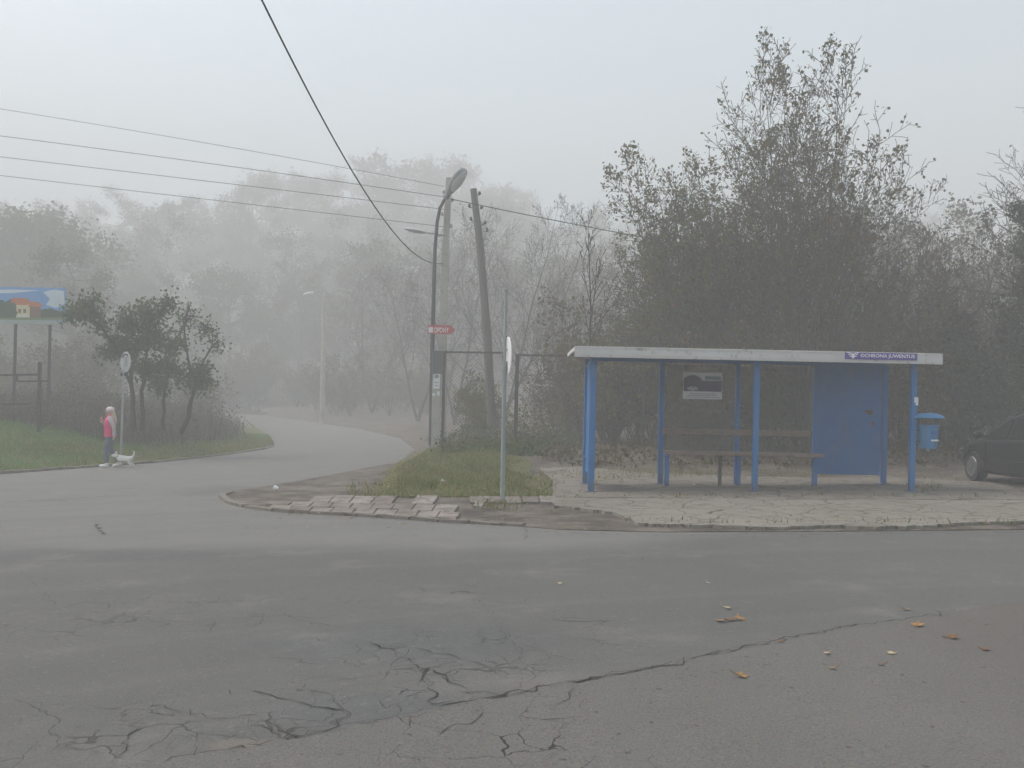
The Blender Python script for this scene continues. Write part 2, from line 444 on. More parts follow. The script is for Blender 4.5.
def blue(name, col, rust=.70):
    g = NT(name); p = g.n('TexCoord').outputs['Object']
    f = g.noise(2.2, p, 5, .6)
    c = g.mix(f, tuple(x * .78 for x in col), tuple(x * 1.15 for x in col))
    st = g.noise(1.0, g.scale(p, (14, 14, 1.2)), 4, .6)
    c = g.mix(g.ramp(g.noise(5, p, 5, .7), .50, .68, 0, .35), c, tuple(min(1, x * .5 + .10) for x in col))
    c = g.mix(g.ramp(st, .52, .72, 0, .5), c, (.10, .13, .17))
    c = g.mix(g.ramp(g.noise(9, p, 6, .75), rust, rust + .05), c, (.10, .045, .022))
    z = g.sepxyz(p)[2]
    c = g.mix(g.math('MULTIPLY', g.ramp(g.math('ADD', z, g.math('MULTIPLY', f, .35)), .42, .12), .55), c, (.09, .075, .06))
    return g.out(c, g.math('MULTIPLY_ADD', f, .3, .35), 0, g.bump(g.noise(12, p, 4), .12, .004), .4)
M['blue'] = blue('blue_paint', (.013, .145, .38), .66)
M['blue_dark'] = blue('dark_blue_paint', (.010, .125, .37), .70)
M['bin_blue'] = blue('bin_blue_plastic', (.035, .20, .42), .80)
M['fascia'] = plain('pale_sheet_metal', (.58, .57, .55), .5, var=.10, scale=3.0, dirt=((.40, .37, .33), .55))
M['ceiling'] = plain('roof_underside', (.30, .29, .27), .8, var=.2)
M['purple'] = plain('purple_sign_film', (.10, .065, .30), .45, var=.12)
M['white'] = plain('white_paint', (.78, .77, .76), .5, var=.05)
M['paper'] = plain('white_paper', (.72, .73, .74), .8, var=.08)
M['greyink'] = plain('grey_ink', (.22, .22, .23), .7, var=.3)
M['steel'] = plain('galvanised_steel', (.34, .36, .37), .5, .5, var=.18, scale=9, dirt=((.20, .15, .11), .66))
M['steel_paint'] = plain('grey_green_pole_paint', (.28, .315, .305), .6, .1, var=.2, scale=5, dirt=((.12, .08, .05), .64))
M['dark_steel'] = plain('dark_rusty_steel', (.055, .050, .045), .75, .2, var=.35, scale=8)
M['lamp_steel'] = plain('dark_lamp_steel', (.050, .053, .058), .6, .3, var=.25)
M['lamp_shell'] = plain('grey_lamp_shell', (.26, .27, .28), .5, .2, var=.15)
M['lamp_lens'] = plain('milky_lamp_cover', (.60, .62, .62), .35, var=.06)
M['sleeve'] = plain('dark_metal_box', (.075, .082, .085), .6, .2, var=.2)
M['red'] = plain('red_sign_paint', (.48, .055, .07), .5, var=.12)
M['bench'] = plain('weathered_brown_plank', (.22, .165, .135), .85, var=.35, scale=5, dirt=((.30, .26, .22), .55))
M['wire'] = plain('black_cable', (.015, .015, .016), .6)
M['glassgrime'] = None
def acrylic(name, haze, col):
    g = NT(name); t = g.n('BsdfTransparent'); t.inputs[0].default_value = (.93, .94, .93, 1)
    d = g.n('BsdfPrincipled'); d.inputs['Base Color'].default_value = (*col, 1); d.inputs['Roughness'].default_value = .35
    f = g.math('MULTIPLY_ADD', g.noise(2.0, g.n('TexCoord').outputs['Object'], 5, .65), haze * .9, haze * .55)
    mx = g.n('MixShader'); g.set(mx.inputs[0], f); g.t.links.new(t.outputs[0], mx.inputs[1]); g.t.links.new(d.outputs[0], mx.inputs[2])
    o = g.n('OutputMaterial'); g.t.links.new(mx.outputs[0], o.inputs[0]); return g.m
M['pane'] = acrylic('scratched_clear_sheet', .30, (.17, .165, .14))
M['pane2'] = acrylic('clear_sheet', .12, (.17, .17, .15))
M['skin'] = plain('skin', (.52, .34, .27), .6, var=.06)
M['pink'] = plain('pink_quilted_vest', (.72, .045, .17), .7, var=.12, scale=12)
M['sleeve_cloth'] = plain('pale_grey_knit', (.44, .40, .41), .9, var=.1, scale=30)
M['denim'] = plain('blue_grey_denim', (.085, .115, .165), .9, var=.2, scale=20)
M['shoe'] = plain('white_shoe', (.72, .71, .70), .6, var=.06)
M['hat'] = plain('pale_pink_knit_hat', (.70, .60, .60), .95, var=.08, scale=40)
M['hair'] = plain('light_blond_hair', (.52, .40, .30), .6, var=.2, scale=25)
M['fur'] = plain('white_dog_fur', (.74, .71, .66), .95, var=.12, scale=22)
M['black'] = plain('black_rubber', (.018, .018, .018), .8, var=.2)
M['lip'] = plain('lip', (.36, .12, .11), .6)
M['carpaint'] = plain('black_car_paint', (.005, .0055, .007), .38, var=.1, spec=.35, coat=.15)
M['carglass'] = plain('dark_car_glass', (.012, .013, .014), .08, var=.1, spec=.6)
M['alloy'] = plain('alloy_wheel', (.16, .16, .165), .4, .5, var=.1)
M['headlight'] = plain('clear_headlight', (.08, .085, .09), .15, .3, var=.1)
M['tail'] = plain('red_tail_light', (.22, .012, .015), .2, var=.1)
M['plate'] = plain('white_plate', (.65, .65, .64), .5)

# ------------------------------------------------------------------ ground sheets
def sheet_data(poly, off, cell, skirt=0.0, fn=T, jit=0.0):
    """triangulated sheet over a polygon of world (x,y), following the terrain"""
    pts = []
    n = len(poly)
    for i in range(n):
        a = Vector(poly[i]); b = Vector(poly[(i + 1) % n]); k = max(1, int((b - a).length / cell))
        for j in range(k): pts.append(a.lerp(b, j / k))
    nb = len(pts); edges = [(i, (i + 1) % nb) for i in range(nb)]
    xs = [p.x for p in pts]; ys = [p.y for p in pts]
    gx, gy = np.meshgrid(np.arange(min(xs), max(xs), cell), np.arange(min(ys), max(ys), cell))
    gx = gx + np.random.default_rng(3).uniform(-.2, .2, gx.shape) * cell; gy = gy + np.random.default_rng(4).uniform(-.2, .2, gy.shape) * cell
    ring = [(p.x, p.y) for p in pts]
    ok = inside(gx, gy, ring) & (seg_dist(gx, gy, ring + ring[:1]) > cell * .45)
    inn = [Vector((a, b)) for a, b in zip(gx[ok], gy[ok])]
    v, e, f, _, _, _ = delaunay_2d_cdt(pts + inn, edges, [list(range(nb))], 1, 1e-5)
    X = np.array([p.x for p in v]); Y = np.array([p.y for p in v]); Z = fn(X, Y) + off
    vs = np.stack([X, Y, Z], 1); fs = [tuple(q) for q in f]
    if skirt:
        cnt = {}
        for q in fs:
            for a, b in zip(q, q[1:] + q[:1]):
                cnt[(a, b)] = 1
        bd = [(a, b) for (a, b) in cnt if (b, a) not in cnt]
        m = {}
        extra = []
        for a, b in bd:
            for k in (a, b):
                if k not in m: m[k] = len(vs) + len(extra); extra.append((vs[k][0], vs[k][1], vs[k][2] - skirt))
        vs = np.concatenate([vs, np.array(extra)])
        fs += [(b, a, m[a], m[b]) for a, b in bd]
    return vs, fs

def sheet(name, poly, off, mat, cell=1.0, skirt=0.0, fn=T, label=None):
    vs, fs = sheet_data(poly, off, cell, skirt, fn)
    b = MB(); b.add([tuple(v) for v in vs], fs)
    o = b.build(name, mat); tag(o, label, kind='structure')
    for p in o.data.polygons: p.use_smooth = False
    return o

# broad ground: coarse far, finer near
def ground():
    xs = np.concatenate([np.linspace(-200, -42, 18), np.linspace(-40, 40, 81), np.linspace(42, 200, 18)])
    ys = np.concatenate([np.linspace(-45, -12, 8), np.linspace(-10, 90, 101), np.linspace(93, 210, 26)])
    gx, gy = np.meshgrid(xs, ys); z = T(gx, gy) - .15
    n, m = gx.shape; idx = np.arange(n * m).reshape(n, m)
    q = np.stack([idx[:-1, :-1], idx[:-1, 1:], idx[1:, 1:], idx[1:, :-1]], -1).reshape(-1, 4)
    me = np_mesh('ground', np.stack([gx, gy, z], -1), [(q, 0)], [M['soil']], True)
    return tag(link('ground', me), 'brown leaf strewn soil running off under the trees', kind='structure')
ground()

road_poly = [(-18.4, -8), (60, -8), (60, FRONT[-1][1] + 3), (FRONT[-1][0], FRONT[-1][1] + .6), (4, FRONT[-1][1] + .9), (-1.5, 15.0), (-3.4, 16.4)] + \
            [(ROAD_R[0][0] + 1, ROAD_R[0][1] + .2), (ROAD_R[1][0] + .6, ROAD_R[1][1])] + [(x + .5, y) for x, y in ROAD_R[2:]] + [(-34, 84), (-36, 78)] + [(x - .6, y) for x, y in BANK_EDGE[::-1][1:]]
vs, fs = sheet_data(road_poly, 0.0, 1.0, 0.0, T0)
rb = MB(); rb.add([tuple(v) for v in vs], fs, 0)

def crack(pxs, w=.012, jit=.035, off=.005, mi=1, step=.055):
    w = w * .40 if w < .05 else w * .8
    pts = [ray_ground(px, py, T0) for px, py in pxs]
    path = []
    for a, b in zip(pts[:-1], pts[1:]):
        k = max(1, int((b - a).length / step))
        for i in range(k): path.append(a.lerp(b, i / k))
    path.append(pts[-1])
    q = [Vector((p.x + random.gauss(0, jit), p.y + random.gauss(0, jit), 0)) for p in path]
    L = []; n = len(q)
    for i, p in enumerate(q):
        t = (q[min(i + 1, n - 1)] - q[max(i - 1, 0)]).normalized(); nn = Vector((-t.y, t.x, 0))
        ww = w * (.15 + 1.7 * random.random() ** 1.6) * (0.25 if i in (0, n - 1) else 1)
        for s in (-1, 1):
            r = p + nn * s * ww / 2; L.append((r.x, r.y, float(T0(r.x, r.y)) + off))
    rb.add(L, [(2 * i, 2 * i + 2, 2 * i + 3, 2 * i + 1) for i in range(n - 1)], mi)
    return q
for c, w in [([(374, 642), (398, 655), (421, 668), (440, 676), (462, 684)], .03), ([(372, 645), (410, 648), (450, 655), (490, 668)], .014),
             ([(421, 668), (428, 690), (436, 705), (455, 702)], .022), ([(395, 690), (380, 708)], .014), ([(440, 676), (470, 690), (505, 695)], .016),
             ([(325, 681), (352, 679), (374, 678)], .014), ([(250, 692), (290, 700), (330, 711), (350, 712)], .02),
             ([(100, 712), (140, 704), (178, 712), (212, 720), (270, 716)], .014), ([(258, 726), (296, 738), (330, 730), (352, 714)], .02),
             ([(225, 750), (262, 748), (300, 735)], .02), ([(0, 700), (45, 705), (100, 712)], .01), ([(110, 768), (128, 740), (132, 722), (110, 712)], .012),
             ([(120, 612), (145, 622), (200, 622)], .012), ([(95, 600), (130, 605), (170, 598)], .010), ([(20, 570), (60, 610), (98, 622)], .010),
             ([(255, 660), (285, 658), (320, 665)], .010), ([(300, 640), (330, 642)], .012), ([(480, 600), (510, 640), (520, 660)], .008),
             ([(0, 503), (50, 500), (100, 497), (140, 495)], .05), ([(95, 524), (104, 535)], .05), ([(525, 540), (527, 520)], .03),
             ([(180, 505), (230, 503), (262, 509), (300, 515.5), (380, 519), (440, 523), (500, 528.5), (560, 533), (660, 535.5), (800, 535), (1024, 533)], .04), ([(150, 767), (235, 751), (330, 734), (430, 712), (545, 690), (662, 667), (750, 648), (850, 628)], .016), ([(430, 712.4), (545, 690.4), (662, 667.4), (750, 648.4), (852, 628.4), (905, 621.5), (960, 612)], .036), ([(662, 668), (690, 672)], .012), ([(600, 680), (560, 706), (540, 712)], .016), ([(500, 700), (470, 726), (430, 738)], .012)]:
    crack(c, w, .022 if w < .05 else .016, .019 if c[0] in ((430, 712.4), (662, 668), (600, 680), (500, 700), (150, 767)) else .005)
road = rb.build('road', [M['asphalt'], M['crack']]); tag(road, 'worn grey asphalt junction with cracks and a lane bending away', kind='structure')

# newer coarse asphalt apron in the near right-hand corner
ap = [xy0(*p) for p in [(140, 767), (235, 752), (330, 735), (430, 713), (545, 691), (662, 668), (750, 649), (850, 629), (905, 622), (1000, 606)]]
apron_poly = [(-18, -7.5), (40, -7.5), (40, 11), (ap[-1][0] + 2, ap[-1][1] + .8)] + [(x + random.gauss(0, .01), y + random.gauss(0, .01)) for x, y in ap[::-1]] + [(-6, 3.2)]
sheet('asphalt_apron', apron_poly, .014, M['asphalt2'], .8, .02, T0, 'coarse speckled asphalt apron in front of the junction')

# verge, pavement and pads
sheet('verge', VERGE_POLY, .012, M['dirt'], .9, .02, T, 'bare trodden dirt verge round the corner')
pad_poly = [(v.x, v.y) for v in (G(*p, .1) for p in [(553, 493.5), (553, 478), (540, 466), (580, 464), (640, 470), (760, 474), (900, 475), (960, 478), (1024, 480), (1100, 482), (1100, 497), (920, 496), (760, 495.5)])]
sheet('shelter_pad', pad_poly, .046, M['concrete2'], .5, .03, T, 'dirty concrete slab under the bus shelter')
pv = [(553, 494.3), (760, 496.3), (920, 496.8), (1110, 498), (1110, 518), (1024, 518), (962, 519), (930, 522.5), (890, 523), (820, 522), (767, 524), (700, 521), (650, 520.5), (634, 518.5), (618, 510), (585, 505.5), (554, 502.5)]
pave_poly = []
for p in pv:
    v = G(*p, .1); pave_poly.append((v.x, v.y))
sheet('pavement', [(x + random.gauss(0, .025), y + random.gauss(0, .04)) for a_, b_ in zip(pave_poly, pave_poly[1:] + pave_poly[:1]) for k_ in range(6) for x, y in [(a_[0] + (b_[0] - a_[0]) * k_ / 6, a_[1] + (b_[1] - a_[1]) * k_ / 6)]], .056, M['concrete'], .25, .05, T, 'broken pale concrete pavement beside the road')

# paver strip: real blocks laid along a gentle curve
def lerp_curve(pts, x):
    xs = [p[0] for p in pts]; ys = [p[1] for p in pts]; return float(np.interp(x, xs, ys))
fr = [(236, 502), (300, 510.5), (380, 514), (440, 517.5), (484, 521)]
bk = [(236, 497), (300, 496.5), (380, 495.5), (440, 495), (484, 496)]
pb = MB()
def paver_quad(c4, h=.03):
    c = [G(*p, .045) for p in c4]
    cc = sum(c, Vector()) / 4
    top = []; dz = random.gauss(0, .004); tx, ty = random.gauss(0, .006), random.gauss(0, .006)
    for v in c:
        w = cc + (v - cc) * .955; w.z += dz + (w.x - cc.x) * tx + (w.y - cc.y) * ty; top.append(w)
    inn = [cc + (w - cc) * .95 + Vector((0, 0, .006)) for w in top]
    bot = [Vector((w.x, w.y, w.z - .06)) for w in top]
    pb.add(inn + top + bot, [(0, 1, 2, 3)] + [(4 + i, 4 + (i + 1) % 4, (i + 1) % 4, i) for i in range(4)] + [(8 + i, 8 + (i + 1) % 4, 4 + (i + 1) % 4, 4 + i) for i in range(4)])
rows = [0, .42, .72, 1.0]
for r in range(3):
    x = 262.0 + (r * 7); 
    while x < 478 - (0 if r else 0):
        w = random.uniform(19, 23) if r == 0 else random.uniform(20, 22.5)
        x1 = min(x + w, 481)
        def pt(xx, t):
            sk = (.5 - t) * 16
            return (xx + sk, lerp_curve(bk, xx) + (lerp_curve(fr, xx) - lerp_curve(bk, xx)) * t)
        if not (r == 0 and 428 < x < 446 ) and not (random.random() < .04) and not (x > 452 and r > 0) and not (x < 300 and r == 0):
            paver_quad([pt(x, rows[r + 1]), pt(x1, rows[r + 1]), pt(x1, rows[r]), pt(x, rows[r])])
        x = x1
for i, x in enumerate(np.arange(470, 550, 17.5)):
    paver_quad([(x, 502.5 + (x - 470) * .0), (x + 17, 502.5), (x + 16, 496), (x - 1, 496)])
tag(pb.build('paving', M['paver']), 'worn pinkish concrete paving blocks along the corner', kind='structure')
# old kerb line
kb = MB()
kp = [G(*p, .02) for p in [(232, 491.5), (224, 494), (222, 497), (230, 502), (246, 506.5), (275, 510), (310, 512.5), (345, 514), (380, 516), (412, 518.2), (440, 520.3), (470, 522), (500, 523.6), (525, 525.2)]]
kb2 = []
for a, b in zip(kp[:-1], kp[1:]):
    d = (b - a); kb.bar(a + d * .02 + Vector((0, 0, -.054 + random.gauss(0, .010))), b - d * .03 + Vector((0, 0, -.054 + random.gauss(0, .008))), .11, .15)
tag(kb.build('kerb', M['kerb']), 'low worn kerb stones round the corner', kind='structure')
# kerb along the bank
kb = MB()
be = [Vector((x, y, float(T0(x, y)))) for x, y in BANK_EDGE[1:9]]
pts = []
for a, b in zip(be[:-1], be[1:]):
    k = max(1, int((b - a).length / 1.0))
    pts += [a.lerp(b, i / k) for i in range(k)]
for a, b in zip(pts[:-1], pts[1:]):
    d = b - a; u = Vector((-d.y, d.x, 0)).normalized() * -.02
    kb.bar(a + d * .01 + u + Vector((0, 0, -.03 + random.gauss(0, .014))), b - d * .01 + u + Vector((0, 0, -.03 + random.gauss(0, .014))), .14, .16)
tag(kb.build('bank_kerb', M['kerb']), 'sunken kerb stones at the foot of the grass bank', kind='structure')

bank_in = [(x - .12, y + .0) for x, y in BANK_EDGE[1:-1]]
bank_poly = bank_in + [(-16, 56), (-24, 56), (-40, 45), (-45, 20), (-30, 0)]
sheet('bank', bank_poly, .04, M['turf'], .8, .15, T, 'grassy bank rising beside the lane')
corner_px = [(368, 494), (440, 494), (500, 494.5), (536, 494.2), (550, 491), (538, 485.5), (546, 480), (526, 471), (531, 461), (508, 453), (455, 447), (424, 448), (405, 460), (385, 472)]
corner_poly = [(v.x, v.y) for v in (G(*p, .06) for p in corner_px)]
def Tc(X, Y):
    d = np.where(inside(X, Y, corner_poly), seg_dist(X, Y, corner_poly + corner_poly[:1]), 0)
    return T(X, Y) + .10 * sstep(d / .8)
sheet('corner_turf', [(x + random.gauss(0, .1), y + random.gauss(0, .12)) for x, y in corner_poly], .035, M['turf'], .5, .04, Tc, 'grass corner behind the paving blocks')

# ------------------------------------------------------------------ blades, leaves, trees (numpy)
def sample_poly(poly, n, r):
    xs = [p[0] for p in poly]; ys = [p[1] for p in poly]; out = []; tot = 0
    while tot < n:
        x = r.uniform(min(xs), max(xs), n * 2); y = r.uniform(min(ys), max(ys), n * 2); k = inside(x, y, poly)
        out.append(np.stack([x[k], y[k]], 1)); tot += k.sum()
    return np.concatenate(out)[:n]

def blades(xy, z, h, w, r, lean=.35):
    n = len(xy); a = r.uniform(0, 2 * math.pi, n); d = np.stack([np.cos(a), np.sin(a), np.zeros(n)], 1)
    b = r.uniform(0, 2 * math.pi, n); l = np.stack([np.cos(b), np.sin(b), np.zeros(n)], 1) * (r.uniform(0, lean, n) * h)[:, None]
    p = np.stack([xy[:, 0], xy[:, 1], z], 1); up = np.stack([np.zeros(n), np.zeros(n), h], 1)
    ww = (w / 2)[:, None] if hasattr(w, '__len__') else w / 2
    v = np.stack([p - d * ww, p + d * ww, p + up * .55 + l * .35 + d * ww * .75, p + up * .55 + l * .35 - d * ww * .75, p + up * .95 + l], 1)
    i = np.arange(n)[:, None] * 5
    return v.reshape(-1, 3), i + np.array([[0, 1, 2, 3]]), i + np.array([[3, 2, 4]])

def add_grass(name, sets, mats, label, cat='grass'):
    V = []; groups = []; o = 0
    for v, q, t, mi in sets:
        V.append(v); groups += [(q + o, mi), (t + o, mi)]; o += len(v)
    me = np_mesh(name, np.concatenate(V), groups, mats)
    return tag(link(name, me), label, cat, kind='stuff')

def leaves_at(pts, size, r, droop=.3, narrow=.5):
    n = len(pts)
    a = r.normal(size=(n, 3)); a[:, 2] -= droop * 1.5; a /= np.linalg.norm(a, axis=1)[:, None]
    c = r.normal(size=(n, 3)); b = np.cross(a, c); b /= np.linalg.norm(b, axis=1)[:, None] + 1e-9
    nn = np.cross(a, b); s = (size * r.uniform(.6, 1.3, n))[:, None]
    w = s * narrow * r.uniform(.7, 1.2, n)[:, None]
    p = pts
    v = np.stack([p, p + a * s * .45 + b * w + nn * s * .10, p + a * s, p + a * s * .5 - b * w + nn * s * .10], 1)
    i = np.arange(n)[:, None] * 4
    return v.reshape(-1, 3), i + np.array([[0, 1, 2]]), i + np.array([[0, 2, 3]])

def leaf_quads(pts, size, r, droop=.3, narrow=.5):
    v, t1, t2 = leaves_at(pts, size, r, droop, narrow)
    return v, np.concatenate([t1, t2])

def tubes(PL, RR, n):
    PL = np.asarray(PL, float); RR = np.asarray(RR, float); m, k, _ = PL.shape
    t = np.gradient(PL, axis=1); t /= np.linalg.norm(t, axis=2)[:, :, None] + 1e-9
    mean = np.abs(PL[:, -1] - PL[:, 0]); ref = np.zeros((m, 1, 3)); ax = np.argmin(mean, axis=1); ref[np.arange(m), 0, ax] = 1
    u = np.cross(t, np.broadcast_to(ref, t.shape)); u /= np.linalg.norm(u, axis=2)[:, :, None] + 1e-9
    w = np.cross(t, u); a = np.arange(n) * 2 * math.pi / n
    v = PL[:, :, None] + RR[:, :, None, None] * (np.cos(a)[None, None, :, None] * u[:, :, None] + np.sin(a)[None, None, :, None] * w[:, :, None])
    idx = np.arange(m * k * n).reshape(m, k, n); j = np.roll(idx, -1, axis=2)
    q = np.stack([idx[:, :-1], j[:, :-1], j[:, 1:], idx[:, 1:]], -1).reshape(-1, 4)
    return v.reshape(-1, 3), q

def merge(parts):
    V = []; Q = []; o = 0
    for v, q in parts:
        V.append(v); Q.append(q + o); o += len(v)
    return np.concatenate(V), np.concatenate(Q)

def grow(r, H, r0, lv, lean=(0, 0), stems=1, spread=.25):
    """returns list of levels; each level a list of (pts (k,3), radii (k))"""
    out = [[]]
    for s in range(stems):
        az = s * 2.4 + r.uniform(0, 1); k = 11; p = np.zeros(3); pts = [p.copy()]
        d = np.array([lean[0], lean[1], 1.0]) + (np.array([math.cos(az), math.sin(az), 0]) * spread if stems > 1 else 0)
        h = H * (1 if s == 0 else r.uniform(.65, .95))
        for i in range(k - 1):
            d = d / np.linalg.norm(d); p = p + d * h / (k - 1); pts.append(p.copy())
            d = d + r.normal(0, .05, 3) + np.array([0, 0, .06])
        rr = r0 * (1 if s == 0 else .75) * (1 - np.linspace(0, 1, k) ** .9 * .93)
        rr[0] *= 1.35
        out[0].append((np.array(pts), rr))
    for L in lv:
        cur = []
        for pts, rad in out[-1]:
            k = len(pts); plen = np.linalg.norm(np.diff(pts, axis=0), axis=1).sum()
            n = L['n'] if isinstance(L['n'], int) else max(1, int(L['n'] * plen))
            az = r.uniform(0, 6.3)
            for i in range(n):
                t = L['t0'] + (1 - L['t0']) * (i + r.uniform(0, 1)) / n; t = min(t, .98)
                f = t * (k - 1); i0 = int(f); ff = f - i0; p = pts[i0] * (1 - ff) + pts[min(i0 + 1, k - 1)] * ff
                tg = pts[min(i0 + 1, k - 1)] - pts[i0]; tg = tg / (np.linalg.norm(tg) + 1e-9)
                az += 2.4 + r.normal(0, .4)
                s = np.cross(tg, [math.cos(az), math.sin(az), .31]); s /= np.linalg.norm(s) + 1e-9
                an = R(L['ang'] * r.uniform(.75, 1.25)); d = tg * math.cos(an) + s * math.sin(an)
                ln = L['len'](t) if callable(L['len']) else L['len'] * plen * (1.15 - .6 * t)
                ln *= r.uniform(.7, 1.2); kk = L['k']; q = p.copy(); pp = [q.copy()]
                for j in range(kk - 1):
                    d = d + np.array([0, 0, L['up']]) + r.normal(0, L.get('wig', .12), 3); d /= np.linalg.norm(d)
                    q = q + d * ln / (kk - 1); pp.append(q.copy())
                rb_ = min((rad[i0] * (1 - ff) + rad[min(i0 + 1, k - 1)] * ff) * L.get('rf', .6), L.get('rmax', 1))
                rr = np.maximum(rb_ * (1 - np.linspace(0, 1, kk) * .8), L.get('rmin', .004))
                cur.append((np.array(pp), rr))
        out.append(cur)
    return out

def level_mesh(levels, sides):
    parts = []
    for lv, n in zip(levels, sides):
        by = {}
        for p, rr in lv: by.setdefault(len(p), []).append((p, rr))
        for k, l in by.items(): parts.append(tubes([a for a, _ in l], [b for _, b in l], n))
    return merge(parts)

def twig_points(level, per, r, t0=.2, spread=.08):
    out = []
    for p, _ in level:
        k = len(p); n = int(per) + (r.random() < per - int(per))
        if n <= 0: continue
        t = r.uniform(t0, 1, n) * (k - 1); i = np.minimum(t.astype(int), k - 2); f = (t - i)[:, None]
        out.append(p[i] * (1 - f) + p[i + 1] * f + r.normal(0, spread, (n, 3)))
    return np.concatenate(out) if out else np.zeros((0, 3))

def make_tree(name, loc, levels, ntr, leafsets, bark_mat, label, group=None, cat='tree', sides=(8, 5, 4, 3, 3)):
    """levels[:ntr] -> trunk (with its limbs); the rest + leaves -> crown"""
    root = empty(name, loc)
    v, q = level_mesh(levels[:ntr], sides[:ntr])
    link('trunk', np_mesh('trunk', v, [(q, 0)], [bark_mat], True), root)
    V = []; groups = []; mats = [bark_mat]; o = 0
    if len(levels) > ntr:
        v, q = level_mesh(levels[ntr:], sides[ntr:]); V.append(v); groups.append((q, 0)); o = len(v)
    for pts, size, m, droop, r, nar in leafsets:
        if len(pts) == 0: continue
        v, t = leaf_quads(pts, size, r, droop, nar); V.append(v); mats.append(m); groups.append((t + o, len(mats) - 1)); o += len(v)
    link('crown', np_mesh('crown', np.concatenate(V), groups, mats), root)
    return tag(root, label, cat, group)

def blob_levels(r, trunks, blobs, tw=14, twl=.5):
    """trunks: polylines [(pts, radii)] in local space; blobs: (centre, radii(3)). Limbs reach each blob from the nearest trunk point, twigs fill it."""
    lv0 = [(np.array(p, float), np.array(rd, float)) for p, rd in trunks]
    allp = np.concatenate([p for p, _ in lv0]); allr = np.concatenate([q for _, q in lv0])
    lv1, lv2 = [], []
    tips = []
    for c, rad in blobs:
        c = np.array(c, float); rad = np.array(rad, float)
        cand = allp[allp[:, 2] <= c[2] + .1]; cr_ = allr[allp[:, 2] <= c[2] + .1]
        j = np.argmin(np.linalg.norm((cand - c) * [1, 1, .7], axis=1)); p0 = cand[j]
        k = 7; t = np.linspace(0, 1, k)[:, None]; mid = (p0 + c) / 2 + np.array([0, 0, .15]) + r.normal(0, .08, 3)
        pp = (1 - t) ** 2 * p0 + 2 * t * (1 - t) * mid + t ** 2 * c + r.normal(0, .03, (k, 3)) * (t > 0)
        lv1.append((pp, np.maximum(cr_[j] * .7 * (1 - .75 * t[:, 0]), .008)))
        nt = int(tw * (rad.prod() ** (1 / 3)) ** 1.5) + 3
        for _ in range(nt):
            d = r.normal(size=3); d /= np.linalg.norm(d); e = c + d * rad * r.uniform(.55, 1.0) ** .6
            s = pp[r.integers(3, k)]; t4 = np.linspace(0, 1, 5)[:, None]
            m4 = (s + e) / 2 + r.normal(0, .12, 3) * rad
            lv2.append(((1 - t4) ** 2 * s + 2 * t4 * (1 - t4) * m4 + t4 ** 2 * e, np.linspace(.014, .004, 5)))
    return [lv0, lv1, lv2]

def blob_leaf(levels, per, r, spread):
    return twig_points(levels[2], per, r, .25, spread)
# ------------------------------------------------------------------ grass and weeds
r = np.random.default_rng(21)
def on_bank(n, x0, x1, y0, y1, r):
    x = r.uniform(x0, x1, n); y = r.uniform(y0, y1, n)
    k = inside(x, y, BANK_POLY) & (seg_dist(x, y, BANK_EDGE) > .12)
    return np.stack([x[k], y[k]], 1)
xy = on_bank(190000, -24, -8.5, 19, 46, r)
keep = r.random(len(xy)) < np.clip(1.25 - (xy[:, 1] - 19) / 40, .3, 1); xy = xy[keep]
z = T(xy[:, 0], xy[:, 1]) + .03
patch = np.sin(xy[:, 0] * 1.3 + 2) * np.sin(xy[:, 1] * .9) + r.normal(0, .35, len(xy))
h = r.uniform(.05, .13, len(xy)) * (1 + .5 * np.clip(patch, -.6, 1)); w = r.uniform(.012, .026, len(xy))
mixd = (patch > .75) | (r.random(len(xy)) < .13) | (xy[:, 0] > -11.5 + r.normal(0, .6, len(xy)))
sets = [(*blades(xy[~mixd], z[~mixd], h[~mixd], w[~mixd], r, .8), 0), (*blades(xy[mixd], z[mixd], h[mixd] * .9, w[mixd], r, 1.0), 1)]
add_grass('bank_grass', sets, [M['grass'], M['grass_mixed']], 'green grass covering the bank on the far side of the lane')

xy = sample_poly(corner_poly, 26000, r)
ed = seg_dist(xy[:, 0], xy[:, 1], corner_poly + corner_poly[:1]); xy = xy[r.random(len(xy)) < np.clip(.25 + ed / .6, 0, 1)]; xy = xy + r.normal(0, .11, xy.shape)
z = Tc(xy[:, 0], xy[:, 1]) + .03
patch = np.sin(xy[:, 0] * 3.1) * np.sin(xy[:, 1] * 2.3 + 1) + r.normal(0, .4, len(xy))
edge = np.clip(seg_dist(xy[:, 0], xy[:, 1], corner_poly + corner_poly[:1]) / .5, .35, 1)
h = r.uniform(.03, .105, len(xy)) * (1 + .85 * np.clip(patch, -.5, 1)) * edge; w = r.uniform(.010, .022, len(xy))
sets = [(*blades(xy, z, h, w, r, .9), 0)]
